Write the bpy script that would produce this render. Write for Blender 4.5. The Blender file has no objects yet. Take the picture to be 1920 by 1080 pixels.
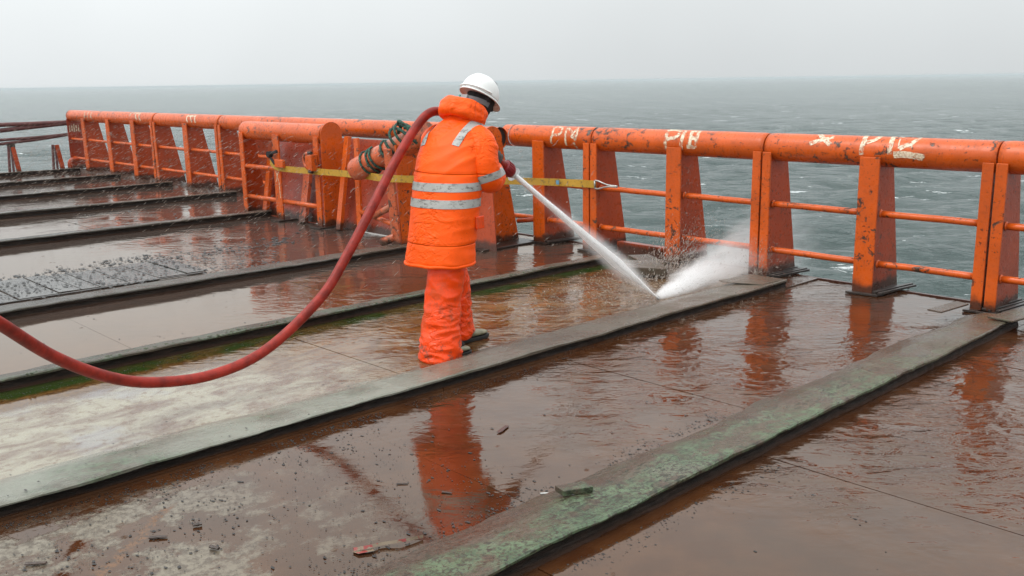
import bpy, bmesh, math, random
import numpy as np
from mathutils import Vector, Matrix, noise
from mathutils.bvhtree import BVHTree
R = math.radians
random.seed(7)
rng = np.random.default_rng(7)
sc = bpy.context.scene
COL = sc.collection

# ------------------------------------------------------------------ camera
CAM_H = 1.72
yaw, pitch, roll = 0.815029, 0.214935, -0.01455
cd = bpy.data.cameras.new('camera'); cam = bpy.data.objects.new('camera', cd); COL.objects.link(cam)
fw = Vector((-math.sin(yaw)*math.cos(pitch), math.cos(yaw)*math.cos(pitch), -math.sin(pitch)))
r0 = Vector((math.cos(yaw), math.sin(yaw), 0)); u0 = r0.cross(fw)
rr = r0*math.cos(roll) + u0*math.sin(roll); uu = -r0*math.sin(roll) + u0*math.cos(roll)
M = Matrix((rr, uu, -fw)).transposed().to_4x4(); M.translation = (0, 0, CAM_H)
cam.matrix_world = M
cd.sensor_width = 36; cd.lens = 36*1776.86/1920
cd.clip_start = 0.05; cd.clip_end = 60000
sc.camera = cam

# ------------------------------------------------------------------ world / sun / exposure
SUN_EL, SUN_AZ = 58, 204
w = bpy.data.worlds.new('World'); sc.world = w; w.use_nodes = True
nt = w.node_tree; N = nt.nodes; L = nt.links
bg = N['Background']
sky = N.new('ShaderNodeTexSky'); sky.sky_type = 'NISHITA'; sky.sun_disc = False
sky.sun_elevation = R(SUN_EL); sky.sun_rotation = R(SUN_AZ); sky.dust_density = 4; sky.air_density = 1.5
hs = N.new('ShaderNodeHueSaturation'); hs.inputs['Saturation'].default_value = 0.25; hs.inputs['Value'].default_value = 0.9
L.new(sky.outputs[0], hs.inputs['Color'])
tc = N.new('ShaderNodeTexCoord'); sp = N.new('ShaderNodeSeparateXYZ'); L.new(tc.outputs['Generated'], sp.inputs[0])
# overcast cloud deck: brighter overhead than at the horizon (CIE overcast sky), faint large clouds
mr = N.new('ShaderNodeMapRange'); mr.inputs['From Min'].default_value = 0.0; mr.inputs['From Max'].default_value = 1.0
mr.inputs['To Min'].default_value = 7.7; mr.inputs['To Max'].default_value = 18.5
L.new(sp.outputs['Z'], mr.inputs['Value'])
nz = N.new('ShaderNodeTexNoise'); nz.inputs['Scale'].default_value = 1.7; nz.inputs['Detail'].default_value = 4
L.new(tc.outputs['Generated'], nz.inputs['Vector'])
mn = N.new('ShaderNodeMapRange'); mn.inputs['From Min'].default_value = .25; mn.inputs['From Max'].default_value = .75
mn.inputs['To Min'].default_value = .9; mn.inputs['To Max'].default_value = 1.1
L.new(nz.outputs['Fac'], mn.inputs['Value'])
mu = N.new('ShaderNodeMath'); mu.operation = 'MULTIPLY'; L.new(mr.outputs[0], mu.inputs[0]); L.new(mn.outputs[0], mu.inputs[1])
# the cloud is a little brighter on the sun's side
dt = N.new('ShaderNodeVectorMath'); dt.operation = 'DOT_PRODUCT'; L.new(tc.outputs['Generated'], dt.inputs[0])
dt.inputs[1].default_value = (math.sin(R(SUN_AZ)), math.cos(R(SUN_AZ)), 0)
ma = N.new('ShaderNodeMath'); ma.operation = 'MULTIPLY_ADD'; L.new(dt.outputs['Value'], ma.inputs[0]); ma.inputs[1].default_value = .13; ma.inputs[2].default_value = 1.05
mu0 = mu; mu = N.new('ShaderNodeMath'); mu.operation = 'MULTIPLY'; L.new(mu0.outputs[0], mu.inputs[0]); L.new(ma.outputs[0], mu.inputs[1])
cl = N.new('ShaderNodeMix'); cl.data_type = 'RGBA'; cl.blend_type = 'MULTIPLY'; cl.inputs['Factor'].default_value = 1
cl.inputs['A'].default_value = (0.955, 1.0, 1.015, 1); L.new(mu.outputs[0], cl.inputs['B'])
mx = N.new('ShaderNodeMix'); mx.data_type = 'RGBA'; mx.inputs['Factor'].default_value = 0.88
L.new(hs.outputs[0], mx.inputs['A']); L.new(cl.outputs['Result'], mx.inputs['B'])
L.new(mx.outputs['Result'], bg.inputs['Color']); bg.inputs['Strength'].default_value = 0.1
sd = bpy.data.lights.new('sun', 'SUN'); sd.energy = 1.5; sd.angle = R(35); sd.color = (1, .97, .93)
so = bpy.data.objects.new('sun', sd); COL.objects.link(so)
so.rotation_euler = (R(90-SUN_EL), 0, R(180-SUN_AZ))
vs = sc.view_settings; vs.view_transform = 'Standard'; vs.look = 'None'; vs.gamma = 1; vs.use_curve_mapping = False
vs.exposure = 0.13
cy = sc.cycles
cy.use_denoising = True
cy.max_bounces = 8; cy.diffuse_bounces = 3; cy.glossy_bounces = 3; cy.transmission_bounces = 4
cy.volume_bounces = 6; cy.transparent_max_bounces = 12; cy.volume_step_rate = 0.6
cy.sample_clamp_indirect = 6

# ------------------------------------------------------------------ helpers
class MB:
    def __init__(s): s.v = []; s.f = []; s.sm = []
    def add(s, vs, fs, smooth=False):
        o = len(s.v); s.v += [tuple(v) for v in vs]; s.f += [tuple(i+o for i in f) for f in fs]
        s.sm += [smooth]*len(fs) if isinstance(smooth, bool) else smooth
        return s
    def hexa(s, p):   # 8 points: bottom ring 0-3 (ccw from above), top ring 4-7
        return s.add(p, [(3,2,1,0),(4,5,6,7),(0,1,5,4),(1,2,6,5),(2,3,7,6),(3,0,4,7)])
    def box(s, x0, x1, y0, y1, z0, z1):
        return s.hexa([(x0,y0,z0),(x1,y0,z0),(x1,y1,z0),(x0,y1,z0),(x0,y0,z1),(x1,y0,z1),(x1,y1,z1),(x0,y1,z1)])
    def bar(s, p0, p1, w, h, up=(0,0,1)):   # rectangular bar from p0 to p1
        p0, p1 = Vector(p0), Vector(p1); d = (p1-p0).normalized(); up = Vector(up)
        a = d.cross(up); a = a.normalized() if a.length > 1e-4 else Vector((1,0,0)); b = a.cross(d).normalized()
        P = []
        for q in (p0, p1):
            P += [q-a*w/2-b*h/2, q+a*w/2-b*h/2, q+a*w/2+b*h/2, q-a*w/2+b*h/2]
        return s.add(P, [(3,2,1,0),(4,5,6,7),(0,1,5,4),(1,2,6,5),(2,3,7,6),(3,0,4,7)])
    def loft(s, rings, cap=True, smooth=True):
        n = len(rings[0]); V = [p for r in rings for p in r]; F = []; S = []
        for i in range(len(rings)-1):
            for j in range(n):
                k = (j+1) % n
                F.append((i*n+j, i*n+k, (i+1)*n+k, (i+1)*n+j)); S.append(smooth)
        if cap:
            F.append(tuple(range(n-1, -1, -1))); S.append(False)
            F.append(tuple((len(rings)-1)*n+j for j in range(n))); S.append(False)
        return s.add(V, F, S)
    def tube(s, pts, rad, n=12, cap=True, jit=0.0):
        pts = [Vector(p) for p in pts]
        if not hasattr(rad, '__len__'): rad = [rad]*len(pts)
        rings = []; prev = None
        for i, p in enumerate(pts):
            t = (pts[min(i+1, len(pts)-1)] - pts[max(i-1, 0)]).normalized()
            if prev is None:
                a = t.orthogonal().normalized()
            else:
                a = (prev - t*prev.dot(t)).normalized()
            prev = a; b = t.cross(a)
            rings.append([p + (a*math.cos(2*math.pi*j/n) + b*math.sin(2*math.pi*j/n))*rad[i]*(1+random.uniform(-jit, jit)) for j in range(n)])
        return s.loft(rings, cap)
    def prism(s, poly, ax, t0, t1):   # poly of (u,v) extruded along axis ax ('x': u=y v=z; 'y': u=x v=z; 'z': u=x v=y)
        def P(u, v, t): return {'x': (t,u,v), 'y': (u,t,v), 'z': (u,v,t)}[ax]
        n = len(poly); V = [P(u,v,t0) for u,v in poly]+[P(u,v,t1) for u,v in poly]
        F = [tuple(range(n-1,-1,-1)), tuple(range(n,2*n))]+[(i,(i+1)%n,n+(i+1)%n,n+i) for i in range(n)]
        return s.add(V, F)
    def mesh(s, name, fix=True):
        m = bpy.data.meshes.new(name); m.from_pydata(s.v, [], s.f)
        m.polygons.foreach_set('use_smooth', s.sm)
        if fix:
            b = bmesh.new(); b.from_mesh(m); bmesh.ops.recalc_face_normals(b, faces=b.faces); b.to_mesh(m); b.free()
        m.update(); return m
    def obj(s, name, mat, parent=None, bevel=0, fix=True):
        return mkobj(name, s.mesh(name, fix), mat, parent, bevel)

def mkobj(name, mesh, mat, parent=None, bevel=0):
    o = bpy.data.objects.new(name, mesh); COL.objects.link(o)
    if mat is not None and not mesh.materials: mesh.materials.append(mat)
    if parent is not None:
        o.parent = parent; o.location = -wloc(parent)
    if bevel:
        b = o.modifiers.new('bevel', 'BEVEL'); b.width = bevel; b.segments = 2; b.limit_method = 'ANGLE'; b.angle_limit = R(40)
    return o
def wloc(o):
    v = Vector(o.location)
    while o.parent is not None: o = o.parent; v = v + Vector(o.location)
    return v
# meshes are written in world coordinates; mkobj shifts children so that they stay in place
def thing(name, loc, label, cat, group=None):
    o = bpy.data.objects.new(name, None); COL.objects.link(o); o.location = loc
    o.empty_display_size = .1
    return tag(o, label, cat, group)
def tag(o, label=None, cat=None, group=None, kind=None):
    if label: o['label'] = label
    if cat: o['category'] = cat
    if group: o['group'] = group
    if kind: o['kind'] = kind
    return o
def copy_child(src, parent, loc=None):
    c = src.copy(); COL.objects.link(c); c.parent = parent
    if loc is not None: c.location = loc
    return c

def smooth_path(pts, n=8):   # Catmull-Rom
    P = [Vector(p) for p in pts]; P = [P[0]*2-P[1]] + P + [P[-1]*2-P[-2]]; out = []
    for i in range(1, len(P)-2):
        for k in range(n):
            t = k/n; a, b, c, d = P[i-1], P[i], P[i+1], P[i+2]
            out.append(0.5*((2*b)+(c-a)*t+(2*a-5*b+4*c-d)*t*t+(3*b-a-3*c+d)*t**3))
    out.append(P[-2]); return out

# ------------------------------------------------------------------ node helpers
class Mat:
    def __init__(s, name):
        s.m = bpy.data.materials.new(name); s.m.use_nodes = True; s.nt = s.m.node_tree
        s.N = s.nt.nodes; s.L = s.nt.links; s.b = s.N['Principled BSDF']; s.out = s.N['Material Output']
        s.geo = s.N.new('ShaderNodeNewGeometry'); s.P = s.geo.outputs['Position']
    def set(s, **k):
        for n, v in k.items():
            n = n.replace('_', ' ')
            i = s.b.inputs[n]
            if hasattr(v, 'links') or isinstance(v, bpy.types.NodeSocket): s.L.new(v, i)
            else: i.default_value = (*v, 1) if isinstance(v, tuple) and len(v) == 3 and i.type == 'RGBA' else v
        return s
    def _in(s, i, v):
        if isinstance(v, bpy.types.NodeSocket): s.L.new(v, i)
        else: i.default_value = (*v, 1) if isinstance(v, tuple) and len(v) == 3 and i.type == 'RGBA' else v
    def noise(s, scale, detail=4, rough=.55, vec=None, stretch=None, distort=0, rot=0):
        n = s.N.new('ShaderNodeTexNoise'); n.inputs['Scale'].default_value = scale; n.inputs['Detail'].default_value = detail
        n.inputs['Roughness'].default_value = rough; n.inputs['Distortion'].default_value = distort
        v = vec or s.P
        if stretch:
            mp = s.N.new('ShaderNodeMapping'); mp.inputs['Scale'].default_value = stretch
            if rot:
                mr_ = s.N.new('ShaderNodeMapping'); mr_.inputs['Rotation'].default_value = (0, 0, rot); s.L.new(v, mr_.inputs[0]); v = mr_.outputs[0]
            s.L.new(v, mp.inputs[0]); v = mp.outputs[0]
        s.L.new(v, n.inputs['Vector']); return n.outputs['Fac']
    def voro(s, scale, vec=None, feature='F1'):
        n = s.N.new('ShaderNodeTexVoronoi'); n.feature = feature; n.inputs['Scale'].default_value = scale
        s.L.new(vec or s.P, n.inputs['Vector']); return n.outputs['Distance']
    def ramp(s, v, a, b, lo=0., hi=1.):
        n = s.N.new('ShaderNodeMapRange'); n.interpolation_type = 'SMOOTHSTEP'
        for k, x in (('From Min', a), ('From Max', b), ('To Min', lo), ('To Max', hi)): s._in(n.inputs[k], x)
        s._in(n.inputs['Value'], v); return n.outputs[0]
    def math(s, op, a, b=None, c=None):
        n = s.N.new('ShaderNodeMath'); n.operation = op; s._in(n.inputs[0], a)
        if b is not None: s._in(n.inputs[1], b)
        if c is not None: s._in(n.inputs[2], c)
        return n.outputs[0]
    def mix(s, f, a, b, blend='MIX'):
        n = s.N.new('ShaderNodeMix'); n.data_type = 'RGBA'; n.blend_type = blend
        s._in(n.inputs['Factor'], f); s._in(n.inputs['A'], a); s._in(n.inputs['B'], b); return n.outputs['Result']
    def xyz(s, vec=None):
        n = s.N.new('ShaderNodeSeparateXYZ'); s.L.new(vec or s.P, n.inputs[0]); return n.outputs
    def bump(s, h, dist=1., strength=1., normal=None):
        n = s.N.new('ShaderNodeBump'); n.inputs['Distance'].default_value = dist; n.inputs['Strength'].default_value = strength
        s._in(n.inputs['Height'], h)
        if normal is not None: s.L.new(normal, n.inputs['Normal'])
        return n.outputs[0]
    def objc(s):
        n = s.N.new('ShaderNodeTexCoord'); return n.outputs['Object']

def orange_paint(name, base, chip=.6, dirt=True, worn=0.0):
    m = Mat(name)
    n1 = m.noise(3.2, 5); n2 = m.noise(21, 5, .65); n3 = m.noise(60, 3)
    col = m.mix(m.ramp(n1, .3, .7), tuple(c*.86 for c in base), tuple(min(1, c*1.12) for c in base))
    col = m.mix(m.ramp(n2, .52, .72, 0, .5), col, tuple(c*.55 for c in base))
    # chipped spots: bare dark rust and grey primer
    c1 = m.math('ADD', m.noise(11, 6, .72, distort=.5), m.math('MULTIPLY_ADD', m.noise(1.9, 3), .36, -.192))
    ch = m.ramp(c1, chip-.035, chip-.01)
    rust = m.mix(m.ramp(n3, .4, .6), (.045, .018, .010), (.11, .055, .035))
    col = m.mix(ch, col, rust)
    # rust runs and grimy scuffs
    run = m.ramp(m.noise(5, 6, .75, stretch=(4, 4, .55)), .58, .68, 0, .55); col = m.mix(run, col, (.16, .035, .010))
    scf = m.math('MULTIPLY', m.ramp(m.noise(19, 6, .78, stretch=(.5, 1, 1.6)), .57, .63), m.ramp(m.noise(1.1, 3), .45, .6)); col = m.mix(m.math('MULTIPLY', scf, .8), col, (.055, .028, .018))
    pin = m.math('MULTIPLY', m.ramp(m.noise(38, 2), .62, .67), m.ramp(m.noise(4, 2), .45, .6))
    col = m.mix(m.math('MULTIPLY', pin, .8), col, (.05, .015, .008))
    if worn: col = m.mix(m.ramp(m.noise(6, 6, .7, stretch=(1,1,.5)), .5, .62, 0, worn), col, (.33, .13, .075))
    if dirt:
        x = m.xyz()
        # mud splashed up from the deck
        d = m.math('ADD', x[2], m.math('MULTIPLY', m.noise(7, 5, .65), -.16))
        col = m.mix(m.ramp(d, -.02, .05, .9, 0), col, (.035, .019, .012))
    m.set(Base_Color=col, Roughness=m.ramp(n2, .3, .7, .22, .45), Coat_Weight=.08, Coat_Roughness=.15); m.b.inputs['Specular IOR Level'].default_value = .38
    h = m.math('ADD', m.math('MULTIPLY', n2, .0016), m.math('MULTIPLY', ch, -.0022))
    h = m.math('ADD', h, m.math('MULTIPLY', m.noise(120, 2), .0004))
    m.set(Normal=m.bump(h))
    return m.m
ORANGE = (.56, .088, .007)
M_or = orange_paint('orange paint', ORANGE, .635)
M_or2 = orange_paint('orange plate paint', (.36, .046, .006), .69)
M_orw = orange_paint('worn orange paint', (.50, .10, .035), .60, worn=.75)
M_panel = orange_paint('dark orange panel paint', (.27, .036, .012), .72)

def simple(name, col, rough=.5, bumps=None, var=.25, metal=0, spec=.5, coat=0):
    m = Mat(name); n = m.noise(14, 5, .6)
    c = m.mix(m.ramp(n, .3, .7), tuple(x*(1-var) for x in col), tuple(min(1, x*(1+var)) for x in col))
    m.set(Base_Color=c, Roughness=rough, Metallic=metal, Coat_Weight=coat)
    m.b.inputs['Specular IOR Level'].default_value = spec
    if bumps: m.set(Normal=m.bump(m.noise(bumps[0], 5, .6), bumps[1]))
    return m.m
M_dark = simple('dark wet steel', (.028, .02, .016), .32, (45, .004), .5)
M_mud = simple('muddy steel', (.05, .033, .024), .28, (35, .008), .5)
M_rope_dark = simple('maroon line', (.10, .03, .028), .6, (90, .004))
M_hole = simple('pipe hollow shade', (.030, .018, .013), .75, (30, .01), .6)  # near-black colour standing in for the shade inside the pipe
M_wood = simple('wet wood chip', (.045, .028, .020), .35, (60, .004), .5)
M_grit = simple('black grit', (.013, .011, .010), .35, None, .4)
M_red = simple('red rubber hose', (.24, .018, .010), .45, (38, .0022), .35, spec=.28)
M_redc = simple('dark red plastic', (.25, .012, .016), .4, None, .1)
M_white = simple('white plastic', (.78, .78, .76), .35, None, .04)
M_steel = simple('galvanised steel', (.42, .42, .40), .35, (60, .002), .2, metal=.8)
M_black = simple('black fabric', (.012, .011, .012), .85, (160, .003), .2)
M_strapgrey = simple('grey strap', (.14, .14, .145), .6, (120, .002), .15)
M_boot = simple('olive rubber boot', (.20, .19, .12), .4, (25, .004), .3)
M_sole = simple('black boot sole', (.015, .015, .015), .6)
M_glove = simple('dark work glove', (.06, .05, .045), .7, (80, .003))
M_skin = simple('skin', (.52, .30, .21), .5, None, .08)

# yellow webbing
m = Mat('yellow webbing'); n = m.noise(30, 5, .7)
x = m.xyz()
wv = m.N.new('ShaderNodeTexWave'); wv.inputs['Scale'].default_value = 45; wv.bands_direction = 'Z'; m.L.new(m.P, wv.inputs['Vector'])
c = m.mix(m.ramp(n, .52, .68), (.47, .26, .014), (.14, .085, .025))
m.set(Base_Color=c, Roughness=.6, Normal=m.bump(wv.outputs['Fac'], .0015)); M_yel = m.m
# green/dark twisted rope
m = Mat('green rope'); oc = m.objc()
vv = m.voro(60, m.P)
c = m.mix(m.ramp(m.noise(50, 3), .42, .58), (.018, .10, .065), (.014, .016, .014))
m.set(Base_Color=c, Roughness=.75, Normal=m.bump(vv, .006)); M_grope = m.m
# white hand-painted marks, half worn off the orange
m = Mat('worn white paint'); t = m.N.new('ShaderNodeBsdfTransparent')
a = m.ramp(m.noise(20, 7, .8, distort=.4), .46, .60)
ms = m.N.new('ShaderNodeMixShader'); m.L.new(a, ms.inputs[0]); m.L.new(m.b.outputs[0], ms.inputs[1]); m.L.new(t.outputs[0], ms.inputs[2])
m.L.new(ms.outputs[0], m.out.inputs['Surface'])
m.set(Base_Color=m.mix(m.ramp(m.noise(60, 3), .4, .7), (.74, .64, .48), (.50, .30, .18)), Roughness=.5); M_mark = m.m

m = Mat('paint smear'); t = m.N.new('ShaderNodeBsdfTransparent')
a = m.ramp(m.math('ADD', m.noise(9, 7, .8, distort=.8), m.math('MULTIPLY', m.noise(45, 4, .7), .25)), .66, .76, 1, .35)
ms = m.N.new('ShaderNodeMixShader'); m.L.new(a, ms.inputs[0]); m.L.new(m.b.outputs[0], ms.inputs[1]); m.L.new(t.outputs[0], ms.inputs[2])
m.L.new(ms.outputs[0], m.out.inputs['Surface']); m.set(Base_Color=(.62, .50, .36), Roughness=.6); M_smear = m.m

# ------------------------------------------------------------------ wet deck
def deck_mat():
    m = Mat('wet muddy deck'); x, y, z = m.xyz()
    big = m.noise(.9, 5, .6); mid = m.noise(4.5, 6, .62); fine = m.noise(30, 5, .65)
    # standing muddy water
    mud = m.mix(m.ramp(mid, .35, .65), (.042, .014, .005), (.062, .024, .009))
    mud = m.mix(m.ramp(big, .45, .65, 0, .6), mud, (.034, .018, .011))
    # left bays: thinner, greyer film
    left = m.ramp(x, -8.2, -5.4, 1, 0)
    mud = m.mix(m.math('MULTIPLY', left, .65), mud, (.070, .062, .056))
    # washed bay where the worker stands: pale worn deck paint
    e = m.math('MULTIPLY', m.ramp(x, -5.60, -5.42), m.ramp(x, -4.45, -4.40, 1, 0))
    wob = m.math('MULTIPLY_ADD', m.noise(1.6, 4), 1.6, -.8)
    yy = m.math('ADD', y, wob)
    wash = m.math('MULTIPLY', e, m.ramp(yy, 2.5, 3.9, 1, .0))
    streak = m.noise(5, 7, .68, stretch=(1.3, .6, 1), distort=.6)
    pale = m.mix(m.ramp(streak, .36, .62), (.13, .088, .068), (.275, .26, .20))
    pale = m.mix(m.ramp(m.noise(2.3, 4), .52, .68, 0, .5), pale, (.22, .225, .245))
    pale = m.mix(m.ramp(m.noise(17, 6, .7), .52, .66, 0, .7), pale, (.12, .07, .045))
    col = m.mix(wash, mud, pale)
    brn = m.math('MULTIPLY', e, m.ramp(yy, 2.7, 3.5)); col = m.mix(m.math('MULTIPLY', brn, .9), col, m.mix(m.ramp(streak, .4, .6), (.085, .034, .009), (.16, .085, .034)))
    # green algae and ochre silt along the foot of the strip behind the worker
    wob2 = m.math('MULTIPLY_ADD', m.noise(6, 5), .22, -.11); xa = m.math('ADD', x, wob2)
    al = m.math('MULTIPLY', m.ramp(xa, -5.72, -5.64, 1, 0), m.ramp(x, -5.9, -5.86)); 
    silt = m.math('MULTIPLY', m.ramp(xa, -5.56, -5.40, 1, 0), m.ramp(x, -5.9, -5.86))
    col = m.mix(m.math('MULTIPLY', silt, .9), col, m.mix(m.ramp(fine, .4, .6), (.060, .024, .007), (.13, .065, .018)))
    col = m.mix(m.math('MULTIPLY', al, m.ramp(m.noise(2.2, 3), .35, .55, .35, 1)), col, (.021, .036, .007))
    # shallow gritty patches in the near bay
    near = m.math('MULTIPLY', m.math('MULTIPLY', m.ramp(y, 1.1, 2.5, 1, 0), m.ramp(x, -4.0, -3.8)), m.ramp(x, -2.7, -2.6, 1, 0))
    pp = m.math('MULTIPLY', near, m.ramp(m.noise(3.4, 7, .7, stretch=(1, .8, 1)), .47, .56))
    pale2 = m.mix(m.ramp(fine, .4, .62), (.16, .14, .105), (.07, .058, .044))
    col = m.mix(pp, col, pale2)
    # an old rust streak crossing that bay
    ln = m.math('ABSOLUTE', m.math('ADD', m.math('MULTIPLY_ADD', x, 1.135, 2.70), m.math('MULTIPLY_ADD', y, 1.0, m.math('MULTIPLY_ADD', m.noise(9, 5), .16, -.08))))
    rs = m.math('MULTIPLY', m.math('MULTIPLY', m.ramp(ln, .02, .055, 1, 0), m.ramp(x, -3.70, -3.66)), m.ramp(x, -3.2, -3.1, 1, 0))
    col = m.mix(m.math('MULTIPLY', rs, m.ramp(mid, .3, .5)), col, m.mix(m.ramp(fine, .4, .6), (.030, .012, .005), (.11, .042, .010)))
    # foam and churned water round the point where the jet lands
    dx = m.math('SUBTRACT', x, -4.75); dy = m.math('SUBTRACT', y, 6.1)
    dist = m.math('SQRT', m.math('ADD', m.math('MULTIPLY', dx, dx), m.math('MULTIPLY', m.math('MULTIPLY', dy, dy), .45)))
    fo = m.noise(11, 7, .72, distort=1.2)
    thr = m.ramp(dist, .1, 1.3, .44, .68)
    foam = m.math('MULTIPLY', m.ramp(m.math('ABSOLUTE', m.math('SUBTRACT', m.noise(9, 6, .7, distort=1.6), .5)), .006, .035, .8, 0), m.ramp(m.math('SUBTRACT', fo, thr), -.10, .10))
    foam = m.math('MULTIPLY', foam, m.ramp(dist, 1.1, 1.5, 1, 0))
    col = m.mix(foam, col, (.42, .36, .29))
    m.set(Base_Color=col); m.b.inputs['Specular Tint'].default_value = (1, .77, .56, 1)
    rough = m.ramp(m.noise(2.4, 5), .4, .7, .035, .10)
    rough = m.math('ADD', rough, m.math('MULTIPLY', m.math('MAXIMUM', wash, pp), m.ramp(fine, .35, .65, .06, .28)))
    rough = m.math('ADD', rough, m.math('MULTIPLY', foam, .4))
    m.set(Roughness=rough, IOR=m.ramp(x, -6.1, -5.5, 2.6, 1.64))
    # ripples: short wind ripples running from the jet, weak in the sheltered foreground
    act = m.math('MAXIMUM', m.ramp(dist, 1.0, 3.2, 1, 0), m.math('MULTIPLY', m.ramp(yy, 3.2, 5.0), m.ramp(x, -8, -6, .55, 1)))
    act = m.math('MAXIMUM', act, m.math('MULTIPLY', m.ramp(yy, 2.9, 3.6), m.ramp(x, -4.0, -3.0)))
    patch = m.ramp(m.noise(1.5, 4), .38, .62, .12, 1)
    act = m.math('MULTIPLY_ADD', m.math('MULTIPLY', act, patch), .97, .035)
    r1 = m.noise(8, 3, .5, stretch=(.62, 1.35, 1), distort=.8, rot=-yaw); r2 = m.noise(26, 3, .55, stretch=(.7, 1.3, 1), distort=.9, rot=-yaw)
    h = m.math('ADD', m.math('MULTIPLY', r1, .0155), m.math('MULTIPLY', r2, .0030))
    h = m.math('MULTIPLY', h, act)
    # rain pocks: small rings here and there
    v = m.voro(7.5); ring = m.math('MULTIPLY', m.math('SINE', m.math('MULTIPLY', v, 260)), m.ramp(v, .015, .16, .0005, 0))
    h = m.math('ADD', h, m.math('MULTIPLY', ring, m.ramp(m.noise(3.1, 2), .5, .6, 0, 1)))
    h = m.math('ADD', h, m.math('MULTIPLY', fine, m.math('MULTIPLY', m.math('MAXIMUM', wash, pp), .0022)))
    h = m.math('ADD', h, m.math('MULTIPLY', foam, .006))
    m.set(Normal=m.bump(h))
    return m.m
M_deck = deck_mat()
def strip_mat():
    m = Mat('green worn strip paint'); x, y, z = m.xyz()
    big = m.noise(1.6, 5, .6); mid = m.noise(9, 6, .65); fine = m.noise(55, 4, .65)
    g = m.mix(m.ramp(mid, .35, .62), (.055, .088, .046), (.105, .150, .084))
    g = m.mix(m.ramp(big, .5, .68, 0, .75), g, (.13, .105, .085))
    g = m.mix(m.ramp(m.noise(5, 6, .7), .50, .60, 0, .85), g, (.075, .045, .030))
    g = m.mix(m.ramp(fine, .50, .60, 0, .8), g, (.03, .022, .016))
    g = m.mix(m.ramp(m.noise(28, 5, .7), .55, .64, 0, .85), g, (.035, .024, .017))
    mudp = m.math('MULTIPLY', m.ramp(m.noise(3.3, 7, .72, stretch=(1.5, .6, 1)), .47, .57), .8); g = m.mix(mudp, g, m.mix(m.ramp(fine, .4, .6), (.055, .032, .02), (.11, .078, .055)))
    wb = m.math('MULTIPLY_ADD', m.noise(4.5, 6, .7, stretch=(1, .5, 1)), .40, -.20); xw = m.math('ADD', x, wb)
    ma_ = m.math('MULTIPLY', m.ramp(xw, -2.55, -2.42, 1, 0), m.ramp(x, -2.9, -2.8))
    g = m.mix(m.math('MULTIPLY', ma_, .85), g, m.mix(m.ramp(fine, .4, .6), (.045, .024, .014), (.085, .055, .038)))
    mb_ = m.math('MULTIPLY', m.ramp(xw, -4.38, -4.20, 1, 0), m.ramp(x, -4.9, -4.8))
    g = m.mix(m.math('MULTIPLY', mb_, .9), g, m.mix(m.ramp(m.noise(5, 7, .68, stretch=(1.3, .6, 1), distort=.6), .36, .62), (.15, .10, .08), (.26, .245, .19)))
    fl = m.math('MULTIPLY', m.ramp(m.noise(34, 4, .7, stretch=(1.4, .5, 1)), .55, .60), m.ramp(m.noise(2.2, 3), .42, .58)); g = m.mix(fl, g, (.025, .03, .016))
    left = m.ramp(x, -6.4, -5.4, 1, 0); g = m.mix(m.math('MULTIPLY', left, .9), g, (.065, .058, .050))
    sb = m.math('MULTIPLY', m.ramp(x, -4.9, -4.7), m.ramp(x, -4.0, -3.9, 1, 0))
    g = m.mix(m.math('MULTIPLY', sb, m.ramp(m.noise(2.1, 5), .38, .6, .2, .85)), g, (.235, .24, .20))
    far = m.math('MAXIMUM', m.math('MULTIPLY', m.ramp(y, 4.0, 6.2), .7), m.math('MULTIPLY', m.math('MULTIPLY', m.ramp(m.math('ADD', y, m.math('MULTIPLY', wb, 2)), 2.7, 4.0), sb), .8)); g = m.mix(far, g, (.085, .06, .042))
    m.set(Base_Color=g, Roughness=m.ramp(m.noise(3, 5), .35, .65, .10, .40), IOR=1.42)
    h = m.math('ADD', m.math('MULTIPLY', m.noise(18, 6, .68, stretch=(1.2, .6, 1)), .013), m.math('MULTIPLY', fine, .0016))
    m.set(Normal=m.bump(h)); return m.m
M_strip = strip_mat()
def edge_mat():
    m = Mat('dark strip edge'); x, y, z = m.xyz()
    n = m.noise(26, 6, .7, stretch=(1, .35, 2)); c = m.mix(m.ramp(n, .4, .68), (.007, .005, .004), (.030, .019, .014))
    c = m.mix(m.ramp(z, .006, .026, .75, 0), c, (.045, .02, .010))
    m.set(Base_Color=c, Roughness=.5, Normal=m.bump(n, .02)); m.b.inputs['Specular IOR Level'].default_value = .2; return m.m
M_edge = edge_mat()

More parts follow.
